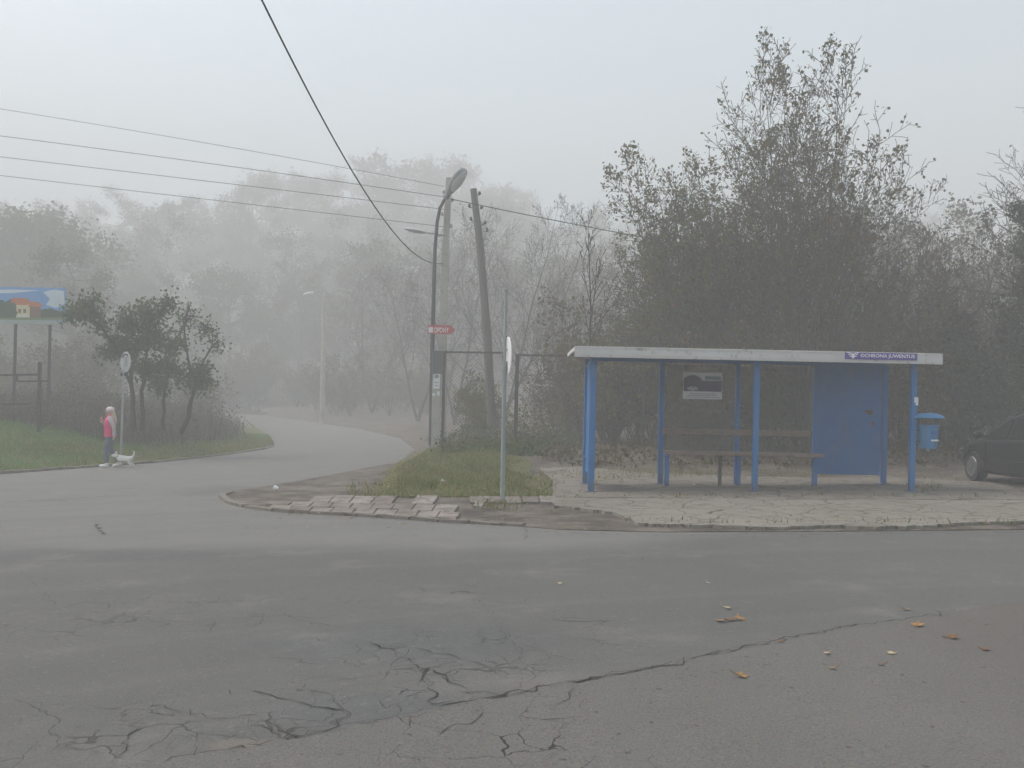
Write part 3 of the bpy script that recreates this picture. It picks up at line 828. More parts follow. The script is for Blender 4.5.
# sprawl beyond the turf edge
ex = np.array([[v.x, v.y] for v in (G(float(a), float(b), .06) for a, b in zip(np.concatenate([r.uniform(345, 425, 420), r.uniform(365, 552, 800), r.normal(541, 9, 260)]), np.concatenate([r.uniform(482, 494.5, 420), r.normal(494.2, 1.1, 800), r.uniform(472, 496, 260)])))])
ex2 = np.array([[v.x, v.y] for v in (G(float(a), float(b), .06) for a, b in zip(np.concatenate([r.normal(668, 22, 330), r.uniform(580, 830, 420), r.normal(497, 12, 120), r.normal(925, 10, 100), r.normal(610, 12, 120), r.uniform(560, 600, 100), r.uniform(640, 1024, 130), r.uniform(560, 1000, 90)]),
      np.concatenate([r.normal(471, 3.5, 330), r.uniform(470, 477, 420), r.normal(504, 2.5, 120), r.normal(487, 2, 100), r.normal(478, 2, 120), r.normal(473, 3, 100), r.normal(521.5, 1.2, 130), r.normal(495.5, .8, 90)])))])
e3 = np.concatenate([ex, ex2]); z3 = T(e3[:, 0], e3[:, 1]) + .025
sets.append((*blades(e3, z3, r.uniform(.03, .13, len(e3)), r.uniform(.010, .02, len(e3)), r, .9), 0))
add_grass('corner_grass', sets, [M['grass_mixed']], 'yellowing autumn grass tufts on the street corner and round the shelter')

def scatter_px(n, x0, x1, Y0, Y1, r):
    y = r.uniform(Y0, Y1, n); px = r.uniform(x0, x1, n); x = (px - CX) / F * y
    return np.stack([x, y], 1)
# tall dry weeds on top of the bank
V = []; xy = scatter_px(15000, -40, 250, 28.5, 44, r); k = inside(xy[:, 0], xy[:, 1], BANK_POLY) & (seg_dist(xy[:, 0], xy[:, 1], BANK_EDGE) > 2.6 + r.normal(0, .5, len(xy)) - .04 * (xy[:, 1] - 28))
xy = xy[k]; z = T(xy[:, 0], xy[:, 1])
cl = .5 + .5 * np.sin(xy[:, 0] * .9) * np.sin(xy[:, 1] * .7 + .4)
h = r.uniform(.4, 1.5, len(xy)) * (.55 + .6 * cl); w = r.uniform(.012, .035, len(xy))
s1 = blades(xy, z, h, w, r, .5)
lp = np.repeat(np.stack([xy[:, 0], xy[:, 1], z], 1), 4, 0); lp[:, 2] += (r.random(len(lp)) ** .7) * np.repeat(h, 4); lp[:, :2] += r.normal(0, .10, (len(lp), 2))
lv, lt = leaf_quads(lp, .09, r, .2, .35)
me = np_mesh('dry_weeds', np.concatenate([s1[0], lv]), [(s1[1], 0), (s1[2], 0), (lt + len(s1[0]), 0)], [M['dryweed']])
tag(link('dry_weeds', me), 'tall brown dry weeds along the top of the grass bank', 'weeds', kind='stuff')

# leafy weeds and brambles at the fence foot
def leafy(n, x0, x1, Y0, Y1, hmin, hmax, per, size, r, keepfn=None):
    xy = scatter_px(n, x0, x1, Y0, Y1, r)
    if keepfn is not None: xy = xy[keepfn(xy)]
    z = T(xy[:, 0], xy[:, 1]); h = r.uniform(hmin, hmax, len(xy))
    b = np.stack([xy[:, 0], xy[:, 1], z], 1); lp = np.repeat(b, per, 0)
    lp[:, 2] += r.random(len(lp)) ** .8 * np.repeat(h, per); lp[:, :2] += r.normal(0, .14, (len(lp), 2))
    st = blades(xy, z, h, np.full(len(xy), .015), r, .4)
    return st, leaf_quads(lp, size, r, .1, .45)
V = []; GR = []; o = 0
right_ok = lambda xy: inside(xy[:, 0], xy[:, 1], VERGE_POLY) & (seg_dist(xy[:, 0], xy[:, 1], ROAD_R) > .7)
for n, x0, x1, Y0, Y1, a, b, per, size, mi in [(150, 450, 545, 23.0, 26.8, .12, .45, 22, .085, 0), (130, 440, 580, 27.3, 31, .2, .8, 22, .085, 0), (36, 462, 600, 27.4, 29, .5, 1.7, 30, .09, 1),
                                           (240, 540, 960, 21, 25, .15, .5, 14, .09, 2), (90, 395, 450, 31, 37, .2, .6, 20, .08, 2), (50, 440, 545, 23.5, 26.5, .2, .6, 18, .08, 2)]:
    st, (lv, lt) = leafy(n, x0, x1, Y0, Y1, a, b, per, size, r, right_ok)
    V += [st[0], lv]; GR += [(st[1] + o, 2), (st[2] + o, 2), (lt + o + len(st[0]), mi)]; o += len(st[0]) + len(lv)
me = np_mesh('weeds', np.concatenate(V), GR, [M['green'], M['yellowleaf'], M['thicket']])
tag(link('weeds', me), 'leafy green and brown weeds round the foot of the wire fence', 'weeds', kind='stuff')

# dead leaves lying on the verge and under the trees
xy = scatter_px(5200, 540, 1080, 17.6, 27, r); k = inside(xy[:, 0], xy[:, 1], VERGE_POLY); xy = xy[k]
xy2 = np.array([[v.x, v.y] for v in (G(float(a), float(b), .1) for a, b in zip(r.uniform(560, 1024, 420), r.uniform(472, 497, 420)))])
xy3 = sample_poly(corner_poly, 2200, r)
xy4 = np.array([[v.x, v.y] for v in (G(float(a), float(b), .06) for a, b in zip(r.uniform(250, 1024, 260), r.uniform(496, 531, 260)))])
xa = np.concatenate([xy, xy2, xy3, xy4]); za = T(xa[:, 0], xa[:, 1]) + np.concatenate([np.full(len(xy), .035), np.full(len(xy2), .065), r.uniform(.05, .13, len(xy3)), np.full(len(xy4), .075)])
pts = np.stack([xa[:, 0], xa[:, 1], za], 1)
n = len(pts); a = r.uniform(0, 6.28, n); d = np.stack([np.cos(a), np.sin(a), r.uniform(-.1, .25, n)], 1); b = np.stack([-np.sin(a), np.cos(a), r.uniform(-.2, .2, n)], 1); s = r.uniform(.03, .085, n)[:, None]
v = np.stack([pts, pts + d * s * .5 + b * s * .4, pts + d * s, pts + d * s * .5 - b * s * .4], 1).reshape(-1, 3); i = np.arange(n)[:, None] * 4
me = np_mesh('leaf_litter', v, [(i + np.array([[0, 1, 2]]), 0), (i + np.array([[0, 2, 3]]), 0)], [M['litter']])
tag(link('leaf_litter', me), 'small dead leaves scattered over verge, pavement and grass', 'leaves', kind='stuff')

# ------------------------------------------------------------------ undergrowth behind the fence (one mass)
def shrub(r, H, stems, per, size):
    lv = grow(r, H, .03, [dict(n=7, t0=.15, ang=42, len=.42, up=.10, k=5, rmin=.006), dict(n=4, t0=.2, ang=45, len=.5, up=.04, k=4, rmin=.004)], stems=stems, spread=.45)
    v, q = level_mesh(lv, (4, 3, 3)); p = np.concatenate([twig_points(lv[2], per, r, .1, .10), twig_points(lv[1], per, r, .3, .10)])
    return v, q, leaf_quads(p, size, r, .3, .5)
tmpl = [shrub(np.random.default_rng(60 + i), 3.2 + .5 * (i % 3), 6, 7, .125) for i in range(4)] + [shrub(np.random.default_rng(70 + i), 3.6, 6, 3, .12) for i in range(2)]
V = []; GR = []; o = 0
spots = []
for i in range(115):
    px = r.uniform(580, 1130); Y = r.uniform(28.3, 37); spots.append((px, Y, r.uniform(.7, 1.35)))
for i in range(26):
    px = r.uniform(660, 1120); Y = r.uniform(22.5, 27); spots.append((px, Y, r.uniform(.5, .95)))
for i in range(12):
    px = r.uniform(468, 585); Y = r.uniform(31.5, 42); spots.append((px, Y, r.uniform(.35, .75)))
for px, Y, s in spots:
    tv, tq, (lv, lt) = tmpl[r.integers(0, 6)]; b = base(px, Y); a = r.uniform(0, 6.28); ca, sa = math.cos(a), math.sin(a)
    Rm = np.array([[ca, -sa, 0], [sa, ca, 0], [0, 0, 1]]) * s
    for vv, ff, mi in ((tv, tq, 0), (lv, lt, int(r.choice([1, 2, 3, 4, 5], p=[.3, .28, .12, .2, .10])))):
        V.append(vv @ Rm.T + np.array(b)); GR.append((ff + o, mi)); o += len(vv)
me = np_mesh('undergrowth', np.concatenate(V), GR, [M['darkbark'], M['thicket'], M['olive'], M['thicket'], M['brownleaf'], M['yellowleaf']])
tag(link('undergrowth', me), 'tangled brown and olive undergrowth filling the ground behind the fence', 'undergrowth', kind='stuff')

# ------------------------------------------------------------------ trees at the right
def height_to(px, Y, ytop):
    b = base(px, Y); return b, P(px, ytop, Y).z - b.z
TS = 'trees behind the bus shelter'
def leafy_tree(name, px, Y, ytop, seed, lv, stems, r0, mat, per, size, label, cat='tree', spread=.25, lean=(0, 0), top_sparse=.0, bm='bark', t_leaf=.0, narrow=.5, group=TS, lowcut=0.0):
    rr = np.random.default_rng(seed); b, H = height_to(px, Y, ytop)
    L = grow(rr, H / 1.02, r0, lv, lean, stems, spread)
    narrow = .40
    p = np.concatenate([twig_points(L[-1], per, rr, .25, .07), twig_points(L[-2], per * .4, rr, .5, .07)])
    hh = p[:, 2] / H
    keep = rr.random(len(p)) < np.clip(1 - top_sparse * sstep((hh - .45) / .35), 0, 1)
    return make_tree(name, b, L, 2, [(p[keep], size, M[mat], .5, rr, narrow)], M[bm], label, group, cat)
def LV(l1, n1, n2, n3, ang=38, up=.14, l2=.5, l3=.5, t0=.15, rm=.007):
    return [dict(n=n1, t0=t0, ang=ang, len=l1, up=up, k=7, rf=.55, wig=.08), dict(n=n2, t0=.2, ang=40, len=l2, up=.08, k=5, rf=.6, rmin=rm),
            dict(n=n3, t0=.15, ang=42, len=l3, up=.05, k=4, rf=.6, rmin=rm)]
leafy_tree('maple_tree', 806, 24, 44, 101, LV(lambda t: 3.9 * (1 - t) ** .7 + .7, 15, 8, 4, 40, .24, .46, .48, .15), 6, .07, 'maple', 3.6, .098,
           'tall sparse maple with bare upright top shoots behind the shelter roof', spread=.20, top_sparse=.66)
leafy_tree('broadleaf_tree', 696, 25.5, 138, 102, LV(lambda t: 2.6 * (1 - t) ** .6 + .8, 13, 8, 4, 42, .14), 5, .08, 'olive', 5.5, .10,
           'rounded olive leafed tree left of the tall maple', spread=.13, top_sparse=.4)
leafy_tree('broadleaf_tree', 664, 28, 196, 103, LV(lambda t: 2.3 * (1 - t) ** .7 + .8, 13, 8, 4, 45, .10), 5, .07, 'olive', 4.2, .085,
           'lower olive leafed tree nearest the thin bare sapling', spread=.12, top_sparse=.3)
leafy_tree('broadleaf_tree', 745, 27, 112, 104, LV(lambda t: 2.6 * (1 - t) ** .7 + .9, 13, 8, 4, 40, .15), 5, .08, 'maple', 3.6, .105,
           'yellow brown leafed tree half hidden by the tall maple', spread=.34, top_sparse=.45)
leafy_tree('broadleaf_tree', 862, 26.5, 168, 105, LV(lambda t: 2.8 * (1 - t) ** .7 + .8, 14, 8, 4, 46, .12), 5, .07, 'brownleaf', 1.6, .115,
           'brown thinning tree right of the tall maple', spread=.28, top_sparse=.6)
leafy_tree('bare_tree', 915, 28, 218, 106, LV(lambda t: 3.0 * (1 - t) ** .7 + .9, 14, 8, 5, 48, .10), 3, .09, 'brownleaf', 1, .12,
           'nearly leafless spreading tree between the maple and the dark evergreen', spread=.35, top_sparse=.5)
leafy_tree('bare_tree', 1052, 25, 108, 107, LV(lambda t: 3.6 * (1 - t) ** .7 + 1.0, 15, 8, 5, 46, .12), 2, .11, 'brownleaf', .35, .12,
           'tall bare tree reaching in over the dark evergreen at the right edge', spread=.2, top_sparse=.5)
leafy_tree('bare_tree', 975, 31, 226, 110, LV(lambda t: 2.6 * (1 - t) ** .7 + .9, 13, 8, 5, 45, .12), 3, .08, 'brownleaf', 1.4, .12,
           'low bare branched tree just left of the dark evergreen', spread=.3, top_sparse=.5)
# slim sapling
rr = np.random.default_rng(108); b, H = height_to(588, 23.8, 208)
L = grow(rr, H, .055, [dict(n=13, t0=.45, ang=24, len=lambda t: 2.2 * (1 - t) + .45, up=.13, k=7, rf=.6, wig=.05), dict(n=4, t0=.3, ang=28, len=.4, up=.06, k=4, rmin=.010)])
make_tree('bare_sapling', b, L, 1, [(twig_points(L[2], .25, rr), .07, M['brownleaf'], .3, rr, .4)], M['darkbark'], 'slim leafless sapling rising above the left end of the shelter roof', None, 'tree')

# evergreens on the right
def evergreen(px, Y, ytop, seed, wid, label):
    rr = np.random.default_rng(seed); b, H = height_to(px, Y, ytop)
    L = grow(rr, H, .12, [dict(n=52, t0=.02, ang=58, len=lambda t: wid * (1.02 - t) ** .75 + .12, up=.07, k=6, rf=.4, wig=.08), dict(n=8, t0=.15, ang=42, len=.36, up=.03, k=4, rmin=.005)])
    p = np.concatenate([twig_points(L[2], 11, rr, .05, .07), twig_points(L[1], 14, rr, .25, .09)])
    return make_tree('evergreen_tree', b, L, 1, [(p, .13, M['evergreen'], .1, rr, .30)], M['darkbark'], label, 'dark evergreens at the right edge', 'tree')
evergreen(1012, 23.5, 246, 120, 1.75, 'dark dense evergreen standing behind the parked black car')
evergreen(1062, 22.5, 190, 121, 2.0, 'taller dark evergreen cut off by the right edge of the photo')
evergreen(958, 25.5, 318, 122, 1.5, 'small dark evergreen behind the blue litter bin')

# ------------------------------------------------------------------ bare trees in the middle
MID = 'bare trees along the lane'
def bare(px, Y, ytop, seed, l1, label, stems=1, spread=.3, lean=(0, 0), ang=46, per=.3, n1=15):
    Y *= 1.38
    return leafy_tree('bare_tree', px, Y, ytop, seed, LV(l1, n1, 8, 5, ang, .10, .55, .55, .22), stems, .10, 'brownleaf', per, .12, label, 'tree', spread, lean, .3, 'darkbark', group=MID)
bare(500, 35, 188, 131, lambda t: 3.8 * (1 - t) ** .6 + .9, 'spreading bare tree with leaning limbs right of the leaning pole', 3, .35, (.10, 0))
bare(418, 42, 236, 132, lambda t: 3.6 * (1 - t) ** .6 + .9, 'twiggy bare tree just left of the street lamp', 2, .3)
bare(455, 40, 205, 133, lambda t: 3.2 * (1 - t) ** .6 + .9, 'bare tree straight behind the concrete pole', 2, .25)
bare(552, 36, 285, 134, lambda t: 3.0 * (1 - t) ** .6 + .9, 'bare bushy tree left of the slim sapling', 3, .3, per=1.2)
bare(372, 52, 262, 135, lambda t: 3.8 * (1 - t) ** .6 + 1, 'faint bare tree left of the twiggy one by the street lamp', 2, .3, per=.8)

# ------------------------------------------------------------------ small trees on the left bank
def blob_tree(name, px, Y, trunks, blobs, seed, mat, per, size, label, group=None, bm='darkbark', tw=170, spread=.13):
    rr = np.random.default_rng(seed); b = base(px, Y)
    tl = []
    for pts, r0 in trunks:
        pp = [np.array(P(x, y, Y + dy)) - np.array(b) for x, y, dy in pts]
        if pp[0][2] < .6: pp[0][2] = -.1
        pp = np.array(pp); k = 9; s = np.linspace(0, len(pp) - 1, k); q = np.stack([np.interp(s, np.arange(len(pp)), pp[:, j]) for j in range(3)], 1)
        q[1:-1] += rr.normal(0, .025, (k - 2, 3)); tl.append((q, np.linspace(r0, r0 * .45, k)))
    bl = [(np.array(P(x, y, Y + dy)) - np.array(b), np.array([rx, rx * .8, rz]) * Y / F) for x, y, dy, rx, rz in blobs]
    L = blob_levels(rr, tl, bl, tw)
    p = blob_leaf(L, per, rr, spread)
    return make_tree(name, b, L, 2, [(p, size, M[mat], .4, rr, .5)], M[bm], label, group, 'tree', (8, 5, 3))
LB = 'small trees on the grass bank'
blob_tree('small_tree', 137, 27.5, [([(134, 431, 0), (133, 400, 0), (130, 372, 0), (127, 345, 0)], .09), ([(142, 431, .3), (143, 395, .3), (146, 365, .3), (150, 335, .3)], .075), ([(131, 385, 0), (115, 345, -.2), (100, 326, -.3), (92, 318, -.3)], .05)],
          [(88, 308, -.3, 19, 17), (72, 315, -.4, 13, 9), (102, 325, -.2, 9, 8), (128, 322, 0, 17, 18), (150, 312, .2, 20, 13), (172, 302, .2, 11, 8), (128, 350, .1, 20, 17), (152, 338, .3, 22, 20), (146, 368, .3, 18, 14), (106, 352, 0, 10, 8), (112, 340, 0, 9, 8)], 141, 'green', 8, .105,
          'two stemmed bushy tree with a limb leaning left to the billboard', LB)
blob_tree('small_tree', 165, 28.5, [([(163, 430, 0), (164, 405, 0), (166, 385, 0), (166, 365, 0)], .07)],
          [(165, 365, 0, 15, 14), (160, 385, 0, 13, 12), (172, 345, .2, 13, 13), (176, 372, .2, 9, 10)], 142, 'green', 8, .105, 'slim bushy tree in the middle of the bank group', LB)
blob_tree('small_tree', 184, 29, [([(180, 434, 0), (188, 418, 0), (192, 398, 0), (194, 380, 0)], .10), ([(193, 390, 0), (186, 350, 0), (183, 325, 0), (188, 302, 0)], .04), ([(194, 385, .2), (206, 355, .2), (212, 345, .2)], .035)],
          [(199, 372, 0, 14, 16), (192, 382, 0, 11, 11), (206, 382, .1, 10, 10)], 143, 'green', 9, .105, 'small tree with bent trunk and bare upper twigs at the right of the bank group', LB)
# sparse twiggy top of the third tree, belongs to its crown
last = [o for o in COL.objects if o.name.startswith('small_tree')]
third = sorted(last, key=lambda o: o.name)[-1]
rr = np.random.default_rng(144); b = third.location
bl = [(np.array(P(x, y, 29)) - np.array(b), np.array([rx, rx, rz]) * 29 / F) for x, y, rx, rz in [(190, 318, 11, 15), (205, 332, 12, 14), (215, 345, 8, 10), (182, 338, 8, 12)]]
tr = [(np.array([np.array(P(x, y, 29)) - np.array(b) for x, y in [(193, 390), (188, 360), (184, 330), (188, 304)]]), np.linspace(.03, .012, 4)), (np.array([np.array(P(x, y, 29)) - np.array(b) for x, y in [(194, 388), (204, 360), (212, 348), (213, 330)]]), np.linspace(.03, .012, 4))]
L = blob_levels(rr, tr, [(c_ + rr.normal(0, .12, 3), d_ * 1.15) for c_, d_ in bl for _ in (0, 1)], 50); v, q = level_mesh(L, (5, 4, 3)); lp = blob_leaf(L, 3.0, rr, .14); lv, lt = leaf_quads(lp, .09, rr, .3, .5)
link('upper_crown', np_mesh('upper_crown', np.concatenate([v, lv]), [(q, 0), (lt + len(v), 1)], [M['darkbark'], M['green']]), third)

# ------------------------------------------------------------------ trees fading into the fog (a template of each, then copies)
def far_template(seed, H, W, nb, leaf, nleaf, label, loc):
    nb = int(nb * 1.6)
    rr = np.random.default_rng(seed)
    tr = np.array([[rr.normal(0, .02) * z, rr.normal(0, .02) * z, z] for z in np.linspace(-.3, H * .85, 9)]); bl = []
    for i in range(nb):
        z = rr.uniform(.26, .90); w = W * math.sqrt(max(.05, 1 - ((z - .55) / .5) ** 2)); a = rr.uniform(0, 6.28); q = w * rr.uniform(.3, 1) ** .6 * .75
        s = rr.uniform(.14, .26) * W * 1.25
        bl.append((np.array([q * math.cos(a), q * math.sin(a), z * H]), np.array([s, s, s * rr.uniform(.7, 1.1)])))
    L = blob_levels(rr, [(tr, np.linspace(H * .018, H * .004, 9))], bl, 9)
    p = twig_points(L[2], nleaf / max(1, len(L[2])), rr, .2, .25)
    return make_tree('tall_tree', loc, L, 2, [(p, leaf, M['farleaf'], .3, rr, .6)], M['bark'], label, None, 'tree', (7, 4, 3))
FAR = 'tall trees fading into the fog'
FL = 'tall crown fading into the fog beyond the bend of the lane'
far = [far_template(201, 17, 6.2, 22, .24, 9500, FL, (0, 0, 0)), far_template(202, 15, 6.0, 20, .24, 9500, FL, (0, 0, 0)), far_template(203, 19, 6.0, 24, .24, 9500, FL, (0, 0, 0))]
spots = []
# (px, Y, y of the top)
for px, Y, yt in [(20, 64, 192), (62, 70, 222), (-35, 68, 205), (128, 84, 212), (165, 78, 190), (205, 88, 196), (248, 80, 172), (282, 92, 160), (318, 84, 172), (352, 96, 168), (392, 86, 152), (430, 94, 148), (468, 88, 156), (505, 98, 176),
                  (110, 72, 262), (150, 68, 268), (228, 70, 258), (300, 74, 250), (345, 70, 246), (395, 66, 236), (438, 64, 226), (482, 66, 232), (535, 62, 246), (575, 58, 240), (620, 56, 236), (560, 90, 222), (-5, 72, 250), (80, 66, 290), (190, 66, 300), (265, 68, 292), (8, 41, 206), (44, 42.5, 200), (-24, 40, 198), (70, 44, 236)]:
    spots.append((px, Y, yt))
used = 0
for i, (px, Y, yt) in enumerate(spots):
    t = i % 3; src = far[t]
    o = src if i < 3 else copy_tree(src)
    Y = Y * 1.35 if i < 3 else min(Y * (1.95 if yt < 230 else 1.45), 188)
    b, H = height_to(px, Y, yt); s = H / (17, 15, 19)[t]
    o.location = b; w = s * float(rng.uniform(.9, 1.15)) * (1.3 if i < 3 else 1.0); o.scale = (w, w, s); o.rotation_euler = (0, 0, float(rng.uniform(0, 6.28)))
    lab = FL; grp = FAR
    if i == 0: lab = 'large crown standing in fog above the billboard'; grp = None
    if i in (1, 2) or i > 29: lab = 'foggy tree crown crowding round the large one above the billboard'; grp = 'foggy trees above the billboard'
    o['label'] = lab
    if grp: o['group'] = grp
# distant wood closing the view, one mass
rr = np.random.default_rng(77); V = []; GR = []; o_ = 0
cv = [c for c in far[0].children if c.name.startswith('crown')][0].data; co = np.empty(len(cv.vertices) * 3, np.float32); cv.vertices.foreach_get('co', co); co = co.reshape(-1, 3)
lf = np.array([list(p.vertices) for p in cv.polygons if len(p.vertices) == 3 and p.material_index == 1], np.int32)
for i in range(120):
    Y = rr.uniform(112, 195); px = rr.uniform(-150, 1200); b = base(px, Y); s = rr.uniform(.8, 1.25); a = rr.uniform(0, 6.28); ca, sa = math.cos(a), math.sin(a)
    V.append(co @ (np.array([[ca, -sa, 0], [sa, ca, 0], [0, 0, 1]]) * s).T + np.array(b)); GR.append((lf[rr.random(len(lf)) < .6] + o_, 0)); o_ += len(co)
for i in range(34):
    Y = rr.uniform(46, 62); px = rr.uniform(620, 1200); b = base(px, Y); s = rr.uniform(.5, .75); a = rr.uniform(0, 6.28); ca, sa = math.cos(a), math.sin(a)
    V.append(co @ (np.array([[ca, -sa, 0], [sa, ca, 0], [0, 0, 1]]) * s).T + np.array(b)); GR.append((lf[rr.random(len(lf)) < .6] + o_, 0)); o_ += len(co)
me = np_mesh('distant_wood', np.concatenate(V), GR, [M['farleaf']])
tag(link('distant_wood', me), 'distant wood closing off the view in the fog', 'wood', kind='stuff')
# scrub along the far side of the bend
V = []; GR = []; o_ = 0
for i in range(90):
    if i < 45: Y = rr.uniform(44, 74); px = rr.uniform(-60, 262); ok = True
    else: Y = rr.uniform(66, 92); px = rr.uniform(300, 440)
    b = base(px, Y)
    if not (bool(inside(b.x, b.y, BANK_POLY)) or bool(inside(b.x, b.y, VERGE_POLY))) or float(seg_dist(b.x, b.y, BANK_EDGE)) < 2.5 or float(seg_dist(b.x, b.y, ROAD_R)) < 1.6: continue
    tv, tq, (lv, lt) = tmpl[rr.integers(0, 6)]; s = rr.uniform(.6, 1.15); a = rr.uniform(0, 6.28); ca, sa = math.cos(a), math.sin(a)
    Rm = np.array([[ca, -sa, 0], [sa, ca, 0], [0, 0, 1]]) * s
    for vv, ff, mi in ((tv, tq, 0), (lv, lt, 1)):
        V.append(vv @ Rm.T + np.array(b)); GR.append((ff + o_, mi)); o_ += len(vv)
for i in range(40):
    px = rr.uniform(215, 400); Y = rr.uniform(82, 96); b = base(px, Y); tv, tq, (lv, lt) = tmpl[rr.integers(0, 6)]; s = rr.uniform(.8, 1.5)
    for vv, ff, mi in ((tv, tq, 0), (lv, lt, 1)):
        V.append(vv * s + np.array(b)); GR.append((ff + o_, mi)); o_ += len(vv)
me = np_mesh('scrub', np.concatenate(V), GR, [M['darkbark'], M['thicket']])
tag(link('scrub', me), 'foggy reddish brown scrub along the far part of the lane', 'scrub', kind='stuff')
# ------------------------------------------------------------------ lettering
def letters(name, txt, mat, parent, p0, width, height, org, ex=.003, bold=.0):
    """raised lettering on a plane facing the road: p0 is the lower left corner"""
    cu = bpy.data.curves.new(name, 'FONT'); cu.body = txt; cu.size = 1; cu.extrude = .01; cu.offset = bold; cu.resolution_u = 3
    t = bpy.data.objects.new(name, cu); COL.objects.link(t); bpy.context.view_layer.update()
    me = bpy.data.meshes.new_from_object(t.evaluated_get(bpy.context.evaluated_depsgraph_get()))
    bpy.data.objects.remove(t); bpy.data.curves.remove(cu)
    xs = [v.co.x for v in me.vertices]; ys = [v.co.y for v in me.vertices]
    sx = width / (max(xs) - min(xs)); sy = height / (max(ys) - min(ys)); x0, y0 = min(xs), min(ys)
    for v in me.vertices:
        c = v.co.copy(); v.co = Vector(p0) - Vector(org) + Vector(((c.x - x0) * sx, -ex + (-c.z) * .1, (c.y - y0) * sy))
    me.name = name; me.materials.clear(); me.materials.append(mat)
    return link(name, me, parent)

# ------------------------------------------------------------------ bus shelter
YF, YR = 16.4, 17.95
def on(px, Y):  # point of the slab under a pixel column at depth Y
    x = (px - CX) / F * Y; return Vector((x, Y, Tf(x, Y) + .046))
SH = on(752, 17.0); sh = empty('bus_shelter', SH)
tag(sh, 'blue framed bus shelter with flat pale roof and plain rear panel', 'bus shelter')
zr = P(592, 357.3, YF).z      # underside of the fascia
def post(px, Y, w, mat, name='post'):
    b = on(px, Y); m = MB(); m.box((b.x, b.y, (b.z + zr + .05) / 2), (w, w, zr + .05 - b.z), 0, None, .008)
    m.box((b.x, b.y, b.z + .006), (w + .10, w + .10, .014), 0, None, .003)
    return m.build(name, mat, sh, SH), b
for px, Y, w, mt in [(592.5, YF, .115, 'blue'), (756, YF, .10, 'blue'), (913, YF, .10, 'blue'), (586.5, YR, .10, 'blue'), (661.5, YR, .10, 'blue_dark'), (737.5, YR, .085, 'blue_dark'), (884.5, YR, .10, 'blue_dark')]:
    o, b = post(px, Y, w, M[mt])
    if px == 913:
        m = MB(); c = P(915, 400, YF)
        m.box((c.x + .0, YF - .0535, c.z), (.075, .003, .10)); m.box((c.x + .012, YF - .0535, c.z - .075), (.05, .003, .045), 0, Matrix.Rotation(.25, 3, 'Y'))
        m.build('sticker', M['paper'], o, SH)
# roof: slab with a folded metal fascia
xl, xr = P(574.5, 352, YF - .30).x, P(942.5, 360, YF - .30).x
rz0 = zr - .015; ft = P(592, 346.3, YF - .3).z
m = MB(); m.box(((xl + xr) / 2, (YF + YR) / 2 - .04, ft - .045), (xr - xl - .06, YR - YF + .50, .05)); roof = m.build('roof', M['ceiling'], sh, SH)
m = MB(); fy = YF - .30
m.box(((xl + xr) / 2, fy, (rz0 + ft) / 2), (xr - xl, .03, ft - rz0), 0, None, .006)
m.box(((xl + xr) / 2, fy - .019, rz0 + (ft - rz0) * .26), (xr - xl - .004, .008, .012)); m.box(((xl + xr) / 2, fy - .019, rz0 + (ft - rz0) * .93), (xr - xl - .004, .012, .018))
for x in (xl + .016, xr - .016): m.box((x, (YF + YR) / 2 - .04, ft - .045), (.03, YR - YF + .46, .07))
m.box(((xl + xr) / 2, YR + .19, ft - .045), (xr - xl, .03, .07))
for k in range(1, 6): m.box((xl + (xr - xl) * k / 6, fy - .0165, (rz0 + ft) / 2), (.006, .006, ft - rz0 - .02))
fas = m.build('fascia', M['fascia'], roof, SH)
# beams under the roof
for y in (YF, YR):
    m = MB(); a = on(592, y); b_ = on(913 if y == YF else 884, y); m.box(((a.x + b_.x) / 2, y, zr + .05), (b_.x - a.x, .06, .07)); m.build('beam', M['blue_dark'], sh, SH)
# name sign on the fascia
sx0, sx1 = P(845, 357, fy - .03).x, P(917, 361, fy - .03).x; sz = rz0 + (ft - rz0) * .62; shh = (ft - rz0) * .62
m = MB(); m.box(((sx0 + sx1) / 2, fy - .031, sz), (sx1 - sx0, .012, shh)); sg = m.build('name_sign', M['purple'], sh, SH)
letters('lettering', 'OCHRONA JUWENTUS', M['white'], sg, (sx0 + .275, fy - .037, sz - shh * .33), sx1 - sx0 - .32, shh * .66, SH, .003, .018)
m = MB(); cx = sx0 + .14   # winged shield emblem
for s in (-1, 1):
    for k, (l, zz) in enumerate(((.10, .042), (.085, .012), (.06, -.018))):
        m.box((cx + s * l * .55, fy - .0385, sz + zz + .006), (l, .003, .014), 0, Matrix.Rotation(s * -.22, 3, 'Y'))
m.prism([(cx - .025, sz + .03), (cx + .025, sz + .03), (cx + .022, sz - .03), (cx, sz - .058), (cx - .022, sz - .03)], fy - .041, fy - .037)
m.build('emblem', M['white'], sg, SH)
# left end panel
a = on(592.5, YF); b_ = on(586.5, YR); zp0 = P(584, 471, YR).z
m = MB(); m.bar((a.x, YF + .06, (zp0 + zr) / 2), (b_.x, YR - .06, (zp0 + zr) / 2), .012, zr - zp0 - .04); m.build('end_panel', M['blue'], sh, SH)
for zz in (zp0 + .3, zr - .1):
    m = MB(); m.bar((a.x - .012, YF + .06, zz), (b_.x - .012, YR - .06, zz), .03, .04); m.build('end_rail', M['blue'], sh, SH)
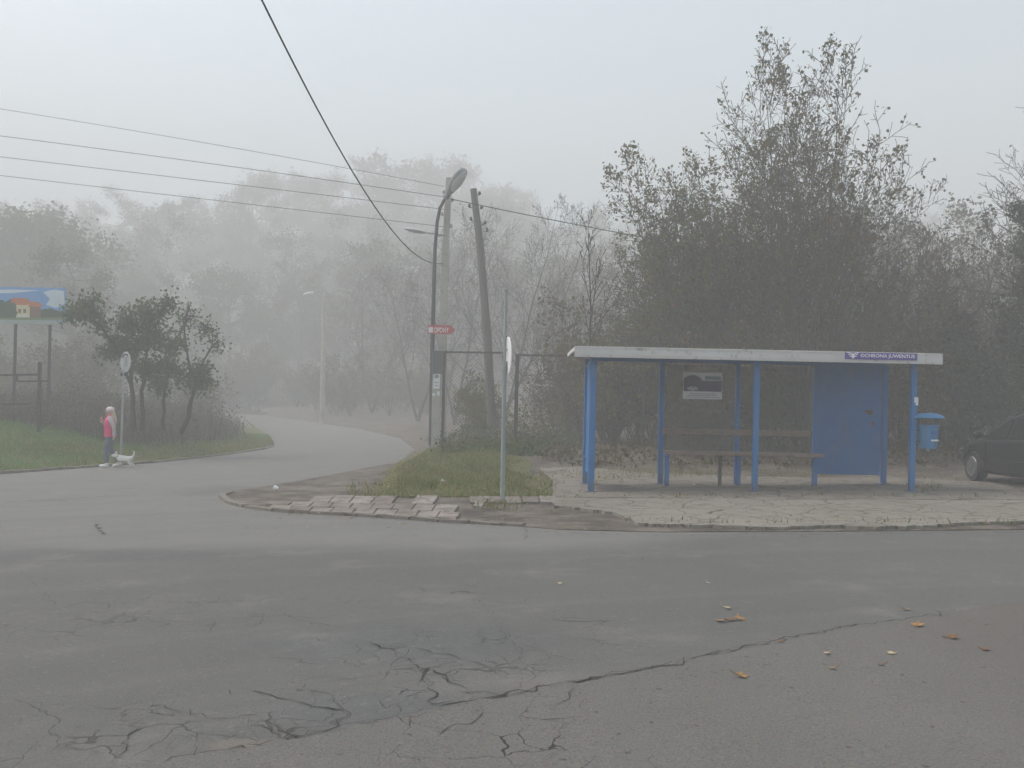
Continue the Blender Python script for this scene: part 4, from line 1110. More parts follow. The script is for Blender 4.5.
# solid rear panel at the right
x0, x1 = P(813, 420, YR).x, P(882, 420, YR).x; z0 = P(848, 473.5, YR).z; z1 = P(848, 366, YR).z
m = MB(); m.box(((x0 + x1) / 2, YR + .01, (z0 + z1) / 2), (x1 - x0 - .06, .03, z1 - z0))
rp = m.build('rear_panel', M['blue_dark'], sh, SH)
m = MB()
for x in (x0 + .02,): m.box((x, YR, (z0 + z1) / 2), (.045, .05, z1 - z0 + .02))
for zz in (z0, z1): m.box(((x0 + x1) / 2, YR - .002, zz), (x1 - x0 - .09, .045, .04))
m.build('panel_frame', M['blue_dark'], rp, SH)
RUST = plain('rust', (.085, .040, .030), .9, var=.4)
m = MB(); c = P(871, 412.5, YR - .03)
m.lathe([(.001, 0), (.055, .001), (.05, .008), (.001, .009)], 9, (c.x, YR - .0055, c.z), Matrix.Rotation(math.pi / 2, 3, 'X')); m.box((c.x - .07, YR - .008, c.z + .01), (.09, .005, .06), 0, Matrix.Rotation(.3, 3, 'Y'))
m.build('rust_patch', RUST, rp, SH); m = MB()
c = P(873, 423.5, YR - .03); m.lathe([(.001, 0), (.042, .001), (.04, .008), (.001, .009)], 8, (c.x, YR - .0055, c.z), Matrix.Rotation(math.pi / 2, 3, 'X'))
m.build('rust_patch', RUST, rp, SH)
# clear rear sheets
for pa, pb_, mt in ((664.5, 734.5, 'pane'), (740.5, 811, 'pane2')):
    xa, xb = P(pa, 420, YR).x, P(pb_, 420, YR).x; za, zb = P(735, 452, YR).z, zr - .02
    m = MB(); m.box(((xa + xb) / 2, YR + .02, (za + zb) / 2), (xb - xa, .008, zb - za)); m.build('rear_sheet', M[mt], sh, SH)
# poster fixed to the left sheet
c0 = P(684, 372, YR - .05); c1 = P(722.5, 399.5, YR - .05); W = c1.x - c0.x; Hh = c0.z - c1.z
po = empty('poster', ((c0.x + c1.x) / 2, YR - .0, c1.z)); OR = po.location
tag(po, 'purple and white poster fixed inside the shelter above the bench', 'poster')
yy = YR + .006
m = MB(); m.box(((c0.x + c1.x) / 2, yy, (c0.z + c1.z) / 2), (W, .012, Hh)); m.build('board', M['paper'], po, OR)
m = MB(); m.box(((c0.x + c1.x) / 2, yy - .0085, c1.z + Hh * .49), (W * .98, .004, Hh * .40))
m.prism([(c0.x + W * .24 + math.cos(t) * W * .235, c1.z + Hh * .69 + math.sin(t) * Hh * .20) for t in np.linspace(0, math.pi, 13)], yy - .0105, yy - .0065)
m.build('print_band', plain('dark_purple_print', (.055, .035, .085), .6, var=.2), po, OR)
m = MB(); cx, cz = c0.x + W * .24, c1.z + Hh * .42
for s in (-1, 1): m.box((cx + s * W * .07, yy - .0135, cz - Hh * .02), (W * .12, .004, Hh * .10), 0, Matrix.Rotation(s * .35, 3, 'Y'))
m.lathe([(.001, 0), (.035, .001), (.035, .004), (.001, .005)], 10, (cx, yy - .0145, cz - Hh * .08), Matrix.Rotation(-math.pi / 2, 3, 'X'))
m.build('print_motif', M['steel'], po, OR)
m = MB(); m.box((c0.x + W * .76, yy - .0085, c1.z + Hh * .80), (W * .40, .004, Hh * .13)); m.build('print_heading', plain('green_grey_print', (.10, .19, .19), .6), po, OR)
m = MB()
for k in range(3): m.box((c0.x + W * .5, yy - .0085, c1.z + Hh * (.07 + .065 * k)), (W * (.86 - .1 * k), .004, Hh * .022))
m.build('print_lines', M['greyink'], po, OR)

# bench standing under the roof
BY = 17.62; bz = P(740, 453.5, BY).z; bx0, bx1 = P(664, 453, BY).x, P(820, 456, BY).x; BO = on(742, BY)
be_ = empty('bench', BO); tag(be_, 'long brown plank bench under the shelter roof', 'bench')
m = MB()
for k in (0, 1): m.box(((bx0 + bx1) / 2, BY - .17 + k * .20, bz), (bx1 - bx0, .185, .065), 0, None, .008)
m.build('seat', M['bench'], be_, BO)
brx1 = P(811, 433, YR - .1).x
m = MB(); m.box(((bx0 + brx1) / 2, YR - .075, P(740, 432.5, YR - .1).z), (brx1 - bx0, .035, .115), 0, None, .006); m.build('backrest', M['bench'], be_, BO)
for px, mt in ((667, 'blue_dark'), (720, 'dark_steel'), (738, 'blue_dark'), (814, 'blue_dark')):
    g_ = on(px, BY); m = MB()
    m.box((g_.x, BY - .10, (g_.z + bz) / 2 - .01), (.085 if px != 720 else .05, .09, bz - g_.z - .03)); m.box((g_.x, BY - .07, bz - .045), (.06, .34, .045))
    m.build('leg', M[mt], be_, BO)

# ------------------------------------------------------------------ litter bin on a thin pole
by = YF - .02; bp = on(928.5, by); lb = empty('litter_bin', bp); tag(lb, 'blue litter bin with a domed lid hung on the right shelter post', 'litter bin')
zb0, zb1 = P(928, 448.5, by).z, P(928, 425, by).z; zl0, zl1 = P(928, 418.5, by).z, P(928, 412.8, by).z; c = Vector((bp.x, by, 0))
m = MB()
prof = [(.145, zb0), (.150, zb0 + .02), (.178, zb1 - .03), (.188, zb1 - .02), (.188, zb1), (.170, zb1), (.165, zb1 - .05), (.01, zb0 + .04)]
m.lathe([(.01, zb0)] + prof, 24, c); body = m.build('body', M['bin_blue'], lb, bp, smooth=True)
m = MB(); m.box((bp.x + .04, by - .182, zb0 + (zb1 - zb0) * .36), (.13, .012, .03)); m.build('label_plate', M['paper'], body, bp)
m = MB(); m.box((bp.x + .02, by - .187, zb0 + (zb1 - zb0) * .68), (.09, .012, .06)); m.build('emblem_plate', M['blue_dark'], body, bp)
m = MB(); m.lathe([(.01, zl0), (.265, zl0), (.275, zl0 + .012), (.25, zl0 + .05), (.16, zl1 - .015), (.01, zl1)], 24, c); m.build('lid', M['bin_blue'], lb, bp, smooth=True)
for s in (-1, 1):
    m = MB(); m.bar((bp.x + s * .15, by + .05, zb1 - .08), (bp.x + s * .15, by + .05, zl0 + .01), .02, .02); m.build('lid_bracket', M['blue_dark'], lb, bp)
pxx = on(913, YF).x + .05
for zz in (zb1 - .10, zb0 + .12):
    m = MB(); m.bar((pxx, by, zz), (bp.x - .15, by, zz), .035, .03); m.build('wall_bracket', M['dark_steel'], lb, bp)
m = MB(); m.tube([(bp.x, by, zb0 + .005), (bp.x, by, zb0 - .05)], .025, 8); m.build('drain_stub', M['steel'], lb, bp)

# ------------------------------------------------------------------ parked car
def car():
    fw = G(976, 482, .02); ang = R(91); ca, sa = math.cos(ang), math.sin(ang)
    wb0, ht = 1.28, .74
    org = Vector((fw.x - (ca * wb0 - sa * ht), fw.y - (sa * wb0 + ca * ht), 0)); org.z = Tf(org.x, org.y) + .02
    root = empty('parked_car', org, ang); tag(root, 'black car parked under the trees at the right edge', 'car')
    root.rotation_euler = (R(-.0), R(-.0), ang)
    S = [(-2.12, .42, .74, .60), (-2.02, .30, .86, .74), (-1.80, .22, .92, .81), (-1.30, .20, .945, .85), (-.7, .19, .94, .865), (0, .19, .925, .87), (.55, .19, .905, .865), (.95, .19, .88, .855), (1.35, .20, .84, .84), (1.72, .22, .78, .80), (1.95, .28, .70, .72), (2.08, .36, .60, .58)]
    m = MB(); secs = []
    for x, zb, zt, w in S:
        half = [(0, zb), (w * .80, zb), (w * .96, zb + .07), (w * .985, zb + .2 * (zt - zb) + .03), (w, zb + .5 * (zt - zb)), (w * .985, zt - .09), (w * .94, zt - .03), (w * .84, zt), (0, zt + .025)]
        secs.append([(x, y, z) for y, z in half] + [(x, -y, z) for y, z in half[-2:0:-1]])
    n = len(secs[0]); vs = [p for s in secs for p in s]; fs = []
    for i in range(len(secs) - 1):
        for j in range(n): fs.append((i * n + j, i * n + (j + 1) % n, (i + 1) * n + (j + 1) % n, (i + 1) * n + j))
    fs.append(tuple(range(n))); fs.append(tuple((len(secs) - 1) * n + j for j in range(n))[::-1])
    m.add(vs, fs); body = m.build('body', M['carpaint'], root, smooth=True, auto=50)
    # wheel arches cut out
    cutters = []
    for x in (1.28, -1.30):
        for s in (-1, 1):
            c = MB(); c.tube([(x, s * .55, .31), (x, s * 1.1, .31)], .37, 28); o = c.build('wheel_cutter', M['black'], root); cutters.append(o)
            md = body.modifiers.new('b', 'BOOLEAN'); md.operation = 'DIFFERENCE'; md.object = o; md.solver = 'EXACT'
    sb = body.modifiers.new('bv', 'BEVEL'); sb.width = .012; sb.segments = 2; sb.limit_method = 'ANGLE'; sb.angle_limit = R(50)
    bpy.context.view_layer.update()
    me = bpy.data.meshes.new_from_object(body.evaluated_get(bpy.context.evaluated_depsgraph_get())); body.modifiers.clear(); body.data = me
    for c in cutters: bpy.data.objects.remove(c)
    # greenhouse
    gh = [(1.02, .83, .90, .70), (.30, .86, 1.36, .57), (-.05, .86, 1.425, .575), (-.6, .86, 1.43, .57), (-1.15, .86, 1.36, .56), (-1.78, .83, .94, .68)]
    def gsec(k, zt=None):
        x, zb, zr_, wt = gh[k]; return x, zr_, wt
    m = MB(); xb = [1.10, .55, 0, -.6, -1.25, -1.88]; secs = []
    for k, (x, zb, zt, wt) in enumerate(gh):
        w0 = .80 if k not in (0, 5) else .76; zb = .86 if k not in (0,) else .82
        secs.append([(xb[k], w0, zb), (x, wt + .03, zt - .06), (x, wt - .05, zt), (x, 0, zt + .02), (x, -wt + .05, zt), (x, -wt - .03, zt - .06), (xb[k], -w0, zb)])
    n = 7; vs = [p for s in secs for p in s]; fs = []
    for i in range(5):
        for j in range(6): fs.append((i * n + j, i * n + j + 1, (i + 1) * n + j + 1, (i + 1) * n + j))
        fs.append((i * n + 6, i * n, (i + 1) * n, (i + 1) * n + 6))
    fs.append(tuple(range(n))); fs.append(tuple(5 * n + j for j in range(n)))
    m.add(vs, fs); m.build('roof', M['carpaint'], root, smooth=True, auto=35)
    # side glass, set proud of the pillars
    for s in (1, -1):
        for a, b in (((.86, .86), (.13, .84)), ((.02, .84), (-.72, .84)), ((-.80, .84), (-1.40, .86))):
            xa0, xb0 = a[0], b[0]
            def top(x): return float(np.interp(x, [-1.9, -1.15, -.6, -.05, .30, 1.05], [.93, 1.26, 1.34, 1.33, 1.27, .90]))
            q = []
            xt0 = xa0 - (.52 if xa0 > .5 else .03); xt1 = xb0 + (.22 if xb0 < -1 else .0)
            for x, z in ((xa0, .925), (xb0, .935), (xt1, top(xt1)), (xt0, top(xt0))):
                y = .80 + (.60 - .80) * (z - .86) / (1.36 - .86) + .012; q.append((x, s * y, z))
            c = MB(); c.add(q + [(x, y - s * .02, z) for x, y, z in q], [(0, 1, 2, 3), (7, 6, 5, 4), (0, 4, 5, 1), (1, 5, 6, 2), (2, 6, 7, 3), (3, 7, 4, 0)]); c.build('window', M['carglass'], root)
    for nm, x0, z0, w0, x1, z1, w1, d in (('windscreen', 1.02, .93, .68, .40, 1.33, .52, .02), ('rear_window', -1.83, .96, .64, -1.26, 1.33, .52, -.02)):
        c = MB(); q = [(x0, w0, z0), (x0, -w0, z0), (x1, -w1, z1), (x1, w1, z1)]; q = [(x + d, y, z + .016) for x, y, z in q]
        c.add(q + [(x - d * 1.4, y, z - .03) for x, y, z in q], [(0, 1, 2, 3), (7, 6, 5, 4), (0, 4, 5, 1), (1, 5, 6, 2), (2, 6, 7, 3), (3, 7, 4, 0)]); c.build(nm, M['carglass'], root)
    for x in (1.28, -1.30):
        for s in (1, -1):
            c = MB(); c.lathe([(.20, -.095), (.29, -.10), (.31, -.07), (.312, .07), (.29, .10), (.20, .095)], 28, (x, s * .735, .312), Matrix.Rotation(math.pi / 2, 3, 'X')); ty = c.build('wheel', M['black'], root, smooth=True)
            c = MB(); c.lathe([(.185, -.02), (.205, -.02), (.205, .07), (.19, .085), (.185, .07)], 28, (x, s * .765, .312), Matrix.Rotation(-s * math.pi / 2, 3, 'X'))
            for k in range(5):
                a = k * 2 * math.pi / 5 + .3; c.bar((x + .03 * math.cos(a), s * .825, .312 + .03 * math.sin(a)), (x + .19 * math.cos(a), s * .825, .312 + .19 * math.sin(a)), .03, .055)
            c.lathe([(.001, 0), (.055, 0), (.05, .02), (.001, .025)], 12, (x, s * .825, .312), Matrix.Rotation(-s * math.pi / 2, 3, 'X'))
            c.build('rim', M['alloy'], ty, smooth=True)
    for s in (1, -1):
        c = MB(); c.bm(ellipsoid((.80, s * .98, .985), (.075, .105, .075)), Matrix(), 0); c.bar((.80, s * .82, .94), (.80, s * .93, .965), .05, .04); c.build('mirror', M['carpaint'], root, smooth=True)
        c = MB(); c.bm(ellipsoid((1.90, s * .60, .63), (.14, .16, .075)), Matrix(), 0); c.build('headlight', M['headlight'], root, smooth=True)
        c = MB(); c.bm(ellipsoid((-2.0, s * .66, .76), (.10, .12, .085)), Matrix(), 0); c.build('tail_light', M['tail'], root, smooth=True)
        for xh in (.20, -.70):
            c = MB(); c.box((xh, s * .868, .80), (.15, .022, .024), 0, None, .006); c.build('door_handle', M['carpaint'], root)
        for xh in (.72, -.10, -.95):
            c = MB(); c.box((xh, s * .8665, .58), (.007, .006, .5)); c.build('door_seam', M['black'], root)
        c = MB(); c.box((.0, s * .868, .50), (1.7, .016, .035), 0, None, .005); c.build('side_strip', M['black'], root)
    c = MB(); c.box((2.0, 0, .34), (.14, 1.15, .14), 0, None, .03); c.build('bumper', M['black'], root)
    c = MB(); c.box((2.085, 0, .40), (.012, .5, .11)); c.build('number_plate', M['plate'], root)
car()

# ------------------------------------------------------------------ poles, lamps and signs
YL = 30.0
def poly_tube(pxs, Y, rad, n=10, dY=None, k=0):
    pts = [P(x, y, Y + (dY[i] if dY else 0)) for i, (x, y) in enumerate(pxs)]
    return pts
# street lamp with its concrete stub
lb0 = base(433, YL); sl = empty('street_lamp', lb0); tag(sl, 'dark curved street lamp with big grey head strapped to a concrete stub', 'street lamp')
pts = poly_tube([(431.2, 443), (431.6, 400), (432.4, 350), (433.5, 300), (435, 250), (437.2, 222), (440, 208), (445, 198.5), (450, 194)], YL, 0, dY=[0, 0, 0, 0, 0, -.05, -.12, -.25, -.4])
pts[0].z -= .1
m = MB(); m.tube(pts, [.085, .08, .075, .068, .06, .058, .055, .05, .045], 12); m.build('pole', M['lamp_steel'], sl, lb0, smooth=True)
a = P(446.5, 197.5, YL - .3); b_ = P(464.5, 168.5, YL - 1.0); d = (b_ - a).normalized()
Mx = d.to_track_quat('X', 'Z').to_matrix()
m = MB(); c = a.lerp(b_, .5); L_ = (b_ - a).length
prof = [(-.5, .05), (-.40, .085), (-.25, .15), (-.05, .21), (.2, .235), (.38, .20), (.47, .13), (.5, .03)]
vs = []; fs = []; nn = 18
for t, rr_ in prof:
    for j in range(nn):
        an = 2 * math.pi * j / nn; vs.append(Mx @ Vector((t * L_, rr_ * math.cos(an), rr_ * .62 * math.sin(an))) + c)
for i in range(len(prof) - 1):
    for j in range(nn): fs.append((i * nn + j, i * nn + (j + 1) % nn, (i + 1) * nn + (j + 1) % nn, (i + 1) * nn + j))
fs += [tuple(range(nn)), tuple((len(prof) - 1) * nn + j for j in range(nn))]
m.add(vs, fs); hd = m.build('lamp_head', M['lamp_shell'], sl, lb0, smooth=True)
m = MB(); m.bm(ellipsoid(c + Mx @ Vector((.12 * L_, 0, -.085)), (.36 * L_, .18, .075), Mx, 20, 12)); m.build('lamp_cover', M['lamp_lens'], hd, lb0, smooth=True)
m = MB(); m.box(P(446.3, 196.5, YL - .28), (.16, .2, .16), 0, Mx, .03); m.build('clamp', M['lamp_shell'], hd, lb0)
st0 = P(435.3, 447, YL - .22); m = MB(); st0.z -= .1
m.bar(st0, P(437.0, 352, YL - .22), .27, .22); stub = m.build('concrete_stub', M['post_concrete'], sl, lb0)
m = MB(); q0, q1 = P(437.4, 374, YL - .22), P(437.8, 351, YL - .22); m.bar(q0, q1, .30, .28); m.build('strap_box', M['sleeve'], sl, lb0)
fy_ = YL - .22 - .11
def flat(cx, cy, wpx, hpx, Y, t=.004, rot=0.0):
    c = P(cx, cy, Y); return dict(c=c, size=(wpx * Y / F, t, hpx * Y / F), rot=Matrix.Rotation(rot + ROLL, 3, 'Y'))
def board(mb, cx, cy, wpx, hpx, Y, t=.004, rot=0.0, mi=0):
    f = flat(cx, cy, wpx, hpx, Y, t, rot); mb.box(f['c'], f['size'], mi, f['rot'])
m = MB(); board(m, 436.6, 381, 6.6, 15.5, fy_); nb = m.build('notice', M['paper'], stub, lb0)
m = MB(); board(m, 436.6, 376.5, 3.8, 3.4, fy_ - .005); m.build('notice_print', M['greyink'], nb, lb0)
for yy_n in (382.5, 385.5):
    m = MB(); board(m, 436.4, yy_n, 4.6, .6, fy_ - .005); m.build('notice_print', M['greyink'], nb, lb0)
m = MB(); board(m, 438.4, 393.5, 2.9, 4.2, fy_); board(m, 433.6, 394.5, 3.0, 3.2, fy_ - .006, .004, .35); m.build('torn_notice', M['paper'], stub, lb0)
m = MB(); cpt = P(439.6, 414, fy_ - .01); m.tube([cpt + Vector((.06 * math.sin(t) + .02, 0, .20 * math.cos(t))) for t in np.linspace(.1, math.pi - .1, 10)], .010, 6); m.build('hook', M['paper'], stub, lb0)

# red arrow sign clamped to the lamp pole
ys = YL - .14; c0 = P(427.5, 334.3, ys); ctr = P(441, 329.6, ys)
rs = empty('arrow_sign', ctr); tag(rs, 'small red arrow sign with white lettering on the lamp pole', 'sign')
wpx = ys / F; hh = 4.4 * wpx; x0 = c0.x; x1 = P(455.5, 330, ys).x; xm = x1 - 5 * wpx
m = MB(); m.prism([(x0, ctr.z - hh), (xm, ctr.z - hh), (x1, ctr.z), (xm, ctr.z + hh), (x0, ctr.z + hh)], ys - .01, ys + .01); sp = m.build('board', M['red'], rs, ctr)
m = MB(); m.box((x0 + 3.2 * wpx, ys - .012, ctr.z - .5 * wpx), (4.4 * wpx, .008, 5.4 * wpx)); m.build('white_mark', M['white'], rs, ctr)
letters('lettering', 'OPONY', M['white'], rs, (x0 + 6.6 * wpx, ys - .011, ctr.z - 3.2 * wpx), 14.6 * wpx, 5.4 * wpx, ctr, .004, .015)
for zz in (-.06, .06):
    m = MB(); pc = P(432.9, 329.6, YL); m.tube([(pc.x, YL + .0, ctr.z + zz), (pc.x, ys + .005, ctr.z + zz)], .016, 6); m.build('bracket', M['steel'], rs, ctr)

# concrete power pole with a smaller lamp
YC = 31.0; cb = base(441, YC); cp = empty('utility_pole', cb); tag(cp, 'upright concrete power pole right behind the street lamp', 'utility pole')
pt = [P(441.5, 446, YC), P(443.0, 330, YC), P(446.0, 240, YC), P(449.2, 178, YC)]; pt[0].z -= .3
m = MB()
for a, b_, w0 in zip(pt[:-1], pt[1:], (.27, .245, .21)): m.bar(a, b_, w0, w0 * .8)
m.build('shaft', M['post_concrete'], cp, cb)
m = MB(); m.tube([P(446, 236, YC), P(438, 234.5, YC - .3), P(428, 233, YC - .6)], [.035, .03, .028], 8); arm = m.build('lamp_arm', M['steel'], cp, cb)
a = P(429, 233.2, YC - .6); b_ = P(404.5, 228.5, YC - 1.0); d = b_ - a; Mx = d.normalized().to_track_quat('X', 'Z').to_matrix()
m = MB(); m.bm(ellipsoid(a.lerp(b_, .55), (d.length * .47, .15, .075), Mx, 16, 8)); hd2 = m.build('lamp_head', M['lamp_lens'], cp, cb, smooth=True)
for k, (dx, dy) in enumerate(((-4.2, 192), (4.5, 200), (-5, 214), (4.5, 226))):
    m = MB(); c = P(448.6 - (dy - 180) * .045 + dx, dy, YC); m.bar((c.x - np.sign(dx) * .12, YC, c.z - .05), (c.x, YC, c.z - .05), .025, .025); m.lathe([(.01, -.06), (.05, -.05), (.055, 0), (.035, .02), (.05, .04), (.01, .07)], 10, c); m.build('insulator', M['lamp_shell'], cp, cb, smooth=True)
# leaning brace pole
YB = 31.4; bb = base(494, YB); lp_ = empty('utility_pole', bb); tag(lp_, 'weathered pole leaning to the left behind the wire fence', 'utility pole')
pt = [P(493.5, 447, YB), P(487.5, 340, YB), P(480.5, 250, YB), P(473.5, 189, YB)]; pt[0].z -= .3
m = MB(); m.tube(pt, [.165, .15, .13, .115], 12); m.build('shaft', M['wood_pole'], lp_, bb, smooth=True)
for dx, dy in ((5.5, 193.5), (-6, 206), (6, 207.5), (-6, 219), (7.5, 223), (9, 230)):
    m = MB(); sx_ = 473.5 + (dy - 189) * .115; c = P(sx_ + dx, dy, YB); s = np.sign(dx); m.tube([(c.x - s * .14, YB, c.z - .06), (c.x, YB, c.z - .06), (c.x, YB, c.z)], .014, 6); m.lathe([(.01, -.05), (.05, -.04), (.06, .01), (.035, .03), (.05, .05), (.01, .08)], 10, c); m.build('insulator', M['lamp_steel'], lp_, bb, smooth=True)
# thin dark posts of the old frame beside them
# round road sign seen edge-on
g0 = G(502.5, 500, .06); ps = empty('road_sign', g0); YS = g0.y; tag(ps, 'round road sign turned edge-on on a tall grey pole by the kerb', 'road sign')
pa, pm, pt_ = P(502.3, 502, YS), P(504.6, 365, YS), P(506, 291, YS)
m = MB(); m.tube([pa, pm], [.038, .038], 14); m.tube([pm, pt_], [.024, .024], 12); m.lathe([(.001, 0), (.034, 0), (.034, .02), (.001, .03)], 12, pt_); m.tube([P(504.2, 372, YS), P(504.7, 362, YS)], .046, 12)
m.build('pole', M['steel_paint'], ps, g0, smooth=True)
def round_sign(root, c, rad, normal, face, back, org, name='disc'):
    Mx = Vector(normal).normalized().to_track_quat('Z', 'Y').to_matrix()
    m = MB(); m.lathe([(.001, -.012), (rad - .012, -.012), (rad, -.004), (rad, .006), (rad - .01, .008), (.001, .008)], 36, c, Mx); o = m.build(name, back, root, org, smooth=True, auto=30)
    m = MB(); m.lathe([(.001, .0085), (rad - .014, .0085), (rad - .014, .011), (.001, .012)], 36, c, Mx); m.build('face', face, o, org)
    return o
sc_ = P(508.2, 356, YS - .03)
round_sign(ps, sc_, .315, (.985, .17, .03), M['white'], M['white'], g0)
for zz in (.10, -.10):
    m = MB(); m.box((sc_.x - .04, YS - .005, sc_.z + zz), (.07, .07, .03)); m.build('bracket', M['steel'], ps, g0)
# sign on the bank, seen from behind
gp = base(121.8, 24.9); bs = empty('road_sign', gp); og = bs.location.copy(); tag(bs, 'pale round road sign on a thin pole on the grass bank', 'road sign'); YS2 = gp.y
m = MB(); q0 = Vector((og.x, YS2, og.z - .1)); q1 = P(124.6, 352, YS2); m.tube([q0, q1], .030, 10); m.build('pole', M['steel'], bs, og, smooth=True)
c2 = P(125.6, 362, YS2 - .05)
dk = round_sign(bs, c2, .285, (.62, .75, .0), M['white'], plain('grey_sign_back', (.40, .42, .43), .6, var=.15), og)
m = MB(); m.box((c2.x + .0, YS2 - .09, c2.z), (.10, .02, .26), 0, Matrix.Rotation(-.69, 3, 'Z')); m.build('mounting_plate', M['steel'], dk, og)
m = MB(); m.tube([P(125.9, 356.5, YS2 - .12) + Vector((x, -.02, z)) for x, z in ((-.09, -.03), (-.05, .05), (.03, .06), (.09, .0))], .022, 6); m.build('clamp', M['dark_steel'], bs, og)
m = MB(); m.box(P(124.3, 374.5, YS2), (.20, .05, .09)); m.build('bracket', M['dark_steel'], bs, og)
# far lamp in the fog
YFAR = 62.0; fb = base(322.5, YFAR); fl = empty('street_lamp', fb); tag(fl, 'pale concrete street lamp almost lost in the fog at the bend', 'street lamp')
m = MB(); t_ = P(323.5, 292, YFAR); m.tube([fb - Vector((0, 0, .2)), t_], [.19, .12], 8); m.build('pole', M['post_concrete'], fl, fb, smooth=True)
m = MB(); m.tube([t_, P(318, 290.5, YFAR), P(312, 292.5, YFAR)], [.05, .045, .04], 6); m.build('arm', M['steel'], fl, fb)
a = P(313.5, 292.5, YFAR); b_ = P(303.5, 295.0, YFAR); d = b_ - a; Mx = d.normalized().to_track_quat('X', 'Z').to_matrix()
m = MB(); m.bm(ellipsoid(a.lerp(b_, .5), (d.length * .55, .2, .13), Mx, 12, 8)); m.build('lamp_head', M['lamp_lens'], fl, fb, smooth=True)

# ------------------------------------------------------------------ wire mesh fence behind
YFN = 27.0
def fence_pt(px, py): return P(px, py, YFN)
fb0 = base(512, YFN); fe = empty('wire_fence', fb0); tag(fe, 'tall rusty framed wire mesh fence behind the grass corner and shelter', 'fence')
gz = lambda px: float(T((px - CX) / F * YFN, YFN))
def fpost(px, ytop, r_=.045, mt='dark_steel'):
    x = (px - CX) / F * YFN; m = MB(); m.bar((x, YFN, gz(px) - .1), P(px + 1.5, ytop, YFN), r_ * 2, r_ * 2); m.build('post', M[mt], fe, fb0)
for px, yt in ((443, 351), (502.5, 352), (516, 354), (643, 356), (655.5, 357), (705, 360), (770, 361), (832, 362), (900, 364), (965, 366), (1030, 368), (1095, 369)): fpost(px, yt, .055 if px in (643, 516) else .042)
def frail(pa, ya, pb_, yb, h=.055):
    m = MB(); m.bar(P(pa, ya, YFN), P(pb_, yb, YFN), .04, h); m.build('rail', M['dark_steel'], fe, fb0)
frail(443, 352, 502, 352.8); frail(516, 355, 643, 357.6); frail(516, 451.5, 643, 450.5, .09); frail(655, 358, 1095, 367)
def fmesh(pa, ya, pb_, yb, sp=.11):
    x0, x1 = P(pa, ya, YFN).x, P(pb_, yb, YFN).x; zt = (P(pa, ya, YFN).z + P(pb_, yb, YFN).z) / 2; zb_ = (gz(pa) + gz(pb_)) / 2 + .05
    H_ = zt - zb_; W_ = x1 - x0; PL = []
    for s in np.arange(-H_, W_, sp):
        for sg_ in (1, -1):
            a0, a1 = max(s, 0), min(s + H_, W_)
            if a1 - a0 < .02: continue
            za, zb2 = a0 - s, a1 - s
            if sg_ < 0: PL.append([(x1 - a0, YFN + .004, zb_ + za), (x1 - a1, YFN + .004, zb_ + zb2)])
            else: PL.append([(x0 + a0, YFN - .004, zb_ + za), (x0 + a1, YFN - .004, zb_ + zb2)])
    v, q = tubes(np.array(PL), np.full((len(PL), 2), .0028), 3); v = v - np.array(fb0)
    link('wire_mesh', np_mesh('wire_mesh', v, [(q, 0)], [M['dark_steel']]), fe)
fmesh(443, 353, 502, 353); fmesh(516, 356, 643, 358); fmesh(655, 359, 1095, 367, .14)

# ------------------------------------------------------------------ billboard and barrier on the bank
YBB = 30.0; bx0, bx1 = P(-95, 300, YBB).x, P(65.5, 300, YBB).x; bz0, bz1 = P(30, 322, YBB).z, P(30, 287.5, YBB).z
bo = Vector(((bx0 + bx1) / 2, YBB, float(T((bx0 + bx1) / 2, YBB)))); bbd = empty('billboard', bo); tag(bbd, 'billboard with a house picture on thin posts on the bank', 'billboard')
fcol = lambda n_, c_: plain(n_, c_, .6, var=.12, scale=3)
m = MB(); m.box(((bx0 + bx1) / 2, YBB + .03, (bz0 + bz1) / 2), (bx1 - bx0, .05, bz1 - bz0)); m.build('board', M['steel'], bbd, bo)
m = MB(); m.box(((bx0 + bx1) / 2, YBB - .02, bz0 - .01), (bx1 - bx0 + .08, .10, .13)); m.build('frame', plain('grey_green_frame', (.34, .40, .38), .6), bbd, bo)
px2 = lambda x, y: (P(x, y, YBB).x, P(x, y, YBB).z)
m = MB(); zz0 = bz0 + .07
m.box(((bx0 + bx1) / 2, YBB - .002, (zz0 + bz1) / 2), (bx1 - bx0, .010, bz1 - zz0), 0)
def patch(pts, lay, mi): m.prism([px2(*p) for p in pts], YBB - .008 - .003 * lay - .002, YBB - .007 - .003 * lay, mi=mi)
patch([(-60, 290.5), (14, 289.5), (40, 290.5), (14, 293), (-20, 293.5), (-60, 293)], 0, 1)
patch([(43, 292), (54, 289.5), (64, 291), (64.8, 304), (56, 308), (46, 305), (50, 299)], 0, 1); patch([(-90, 300), (-50, 297), (-30, 300), (-40, 305), (-88, 305)], 0, 1)
patch([(-94, 319.8), (65, 319.8), (65, 313), (50, 308), (44, 310), (6, 309), (4, 300), (-10, 301), (-30, 309), (-60, 304), (-94, 307)], 0, 2)
patch([(5, 318), (17, 318), (17, 304), (11, 299), (3, 303)], 1, 2)
patch([(16.5, 318.2), (30, 318.2), (30, 304), (16.5, 304)], 2, 3); patch([(30, 317.6), (41, 317.6), (41, 306.5), (30, 306.5)], 2, 5)
patch([(9.5, 304.8), (27, 305.2), (31.5, 302), (27, 298.2), (13, 297.8)], 3, 4); patch([(28, 306.8), (43.5, 307), (39, 302), (31, 301.5)], 3, 4)
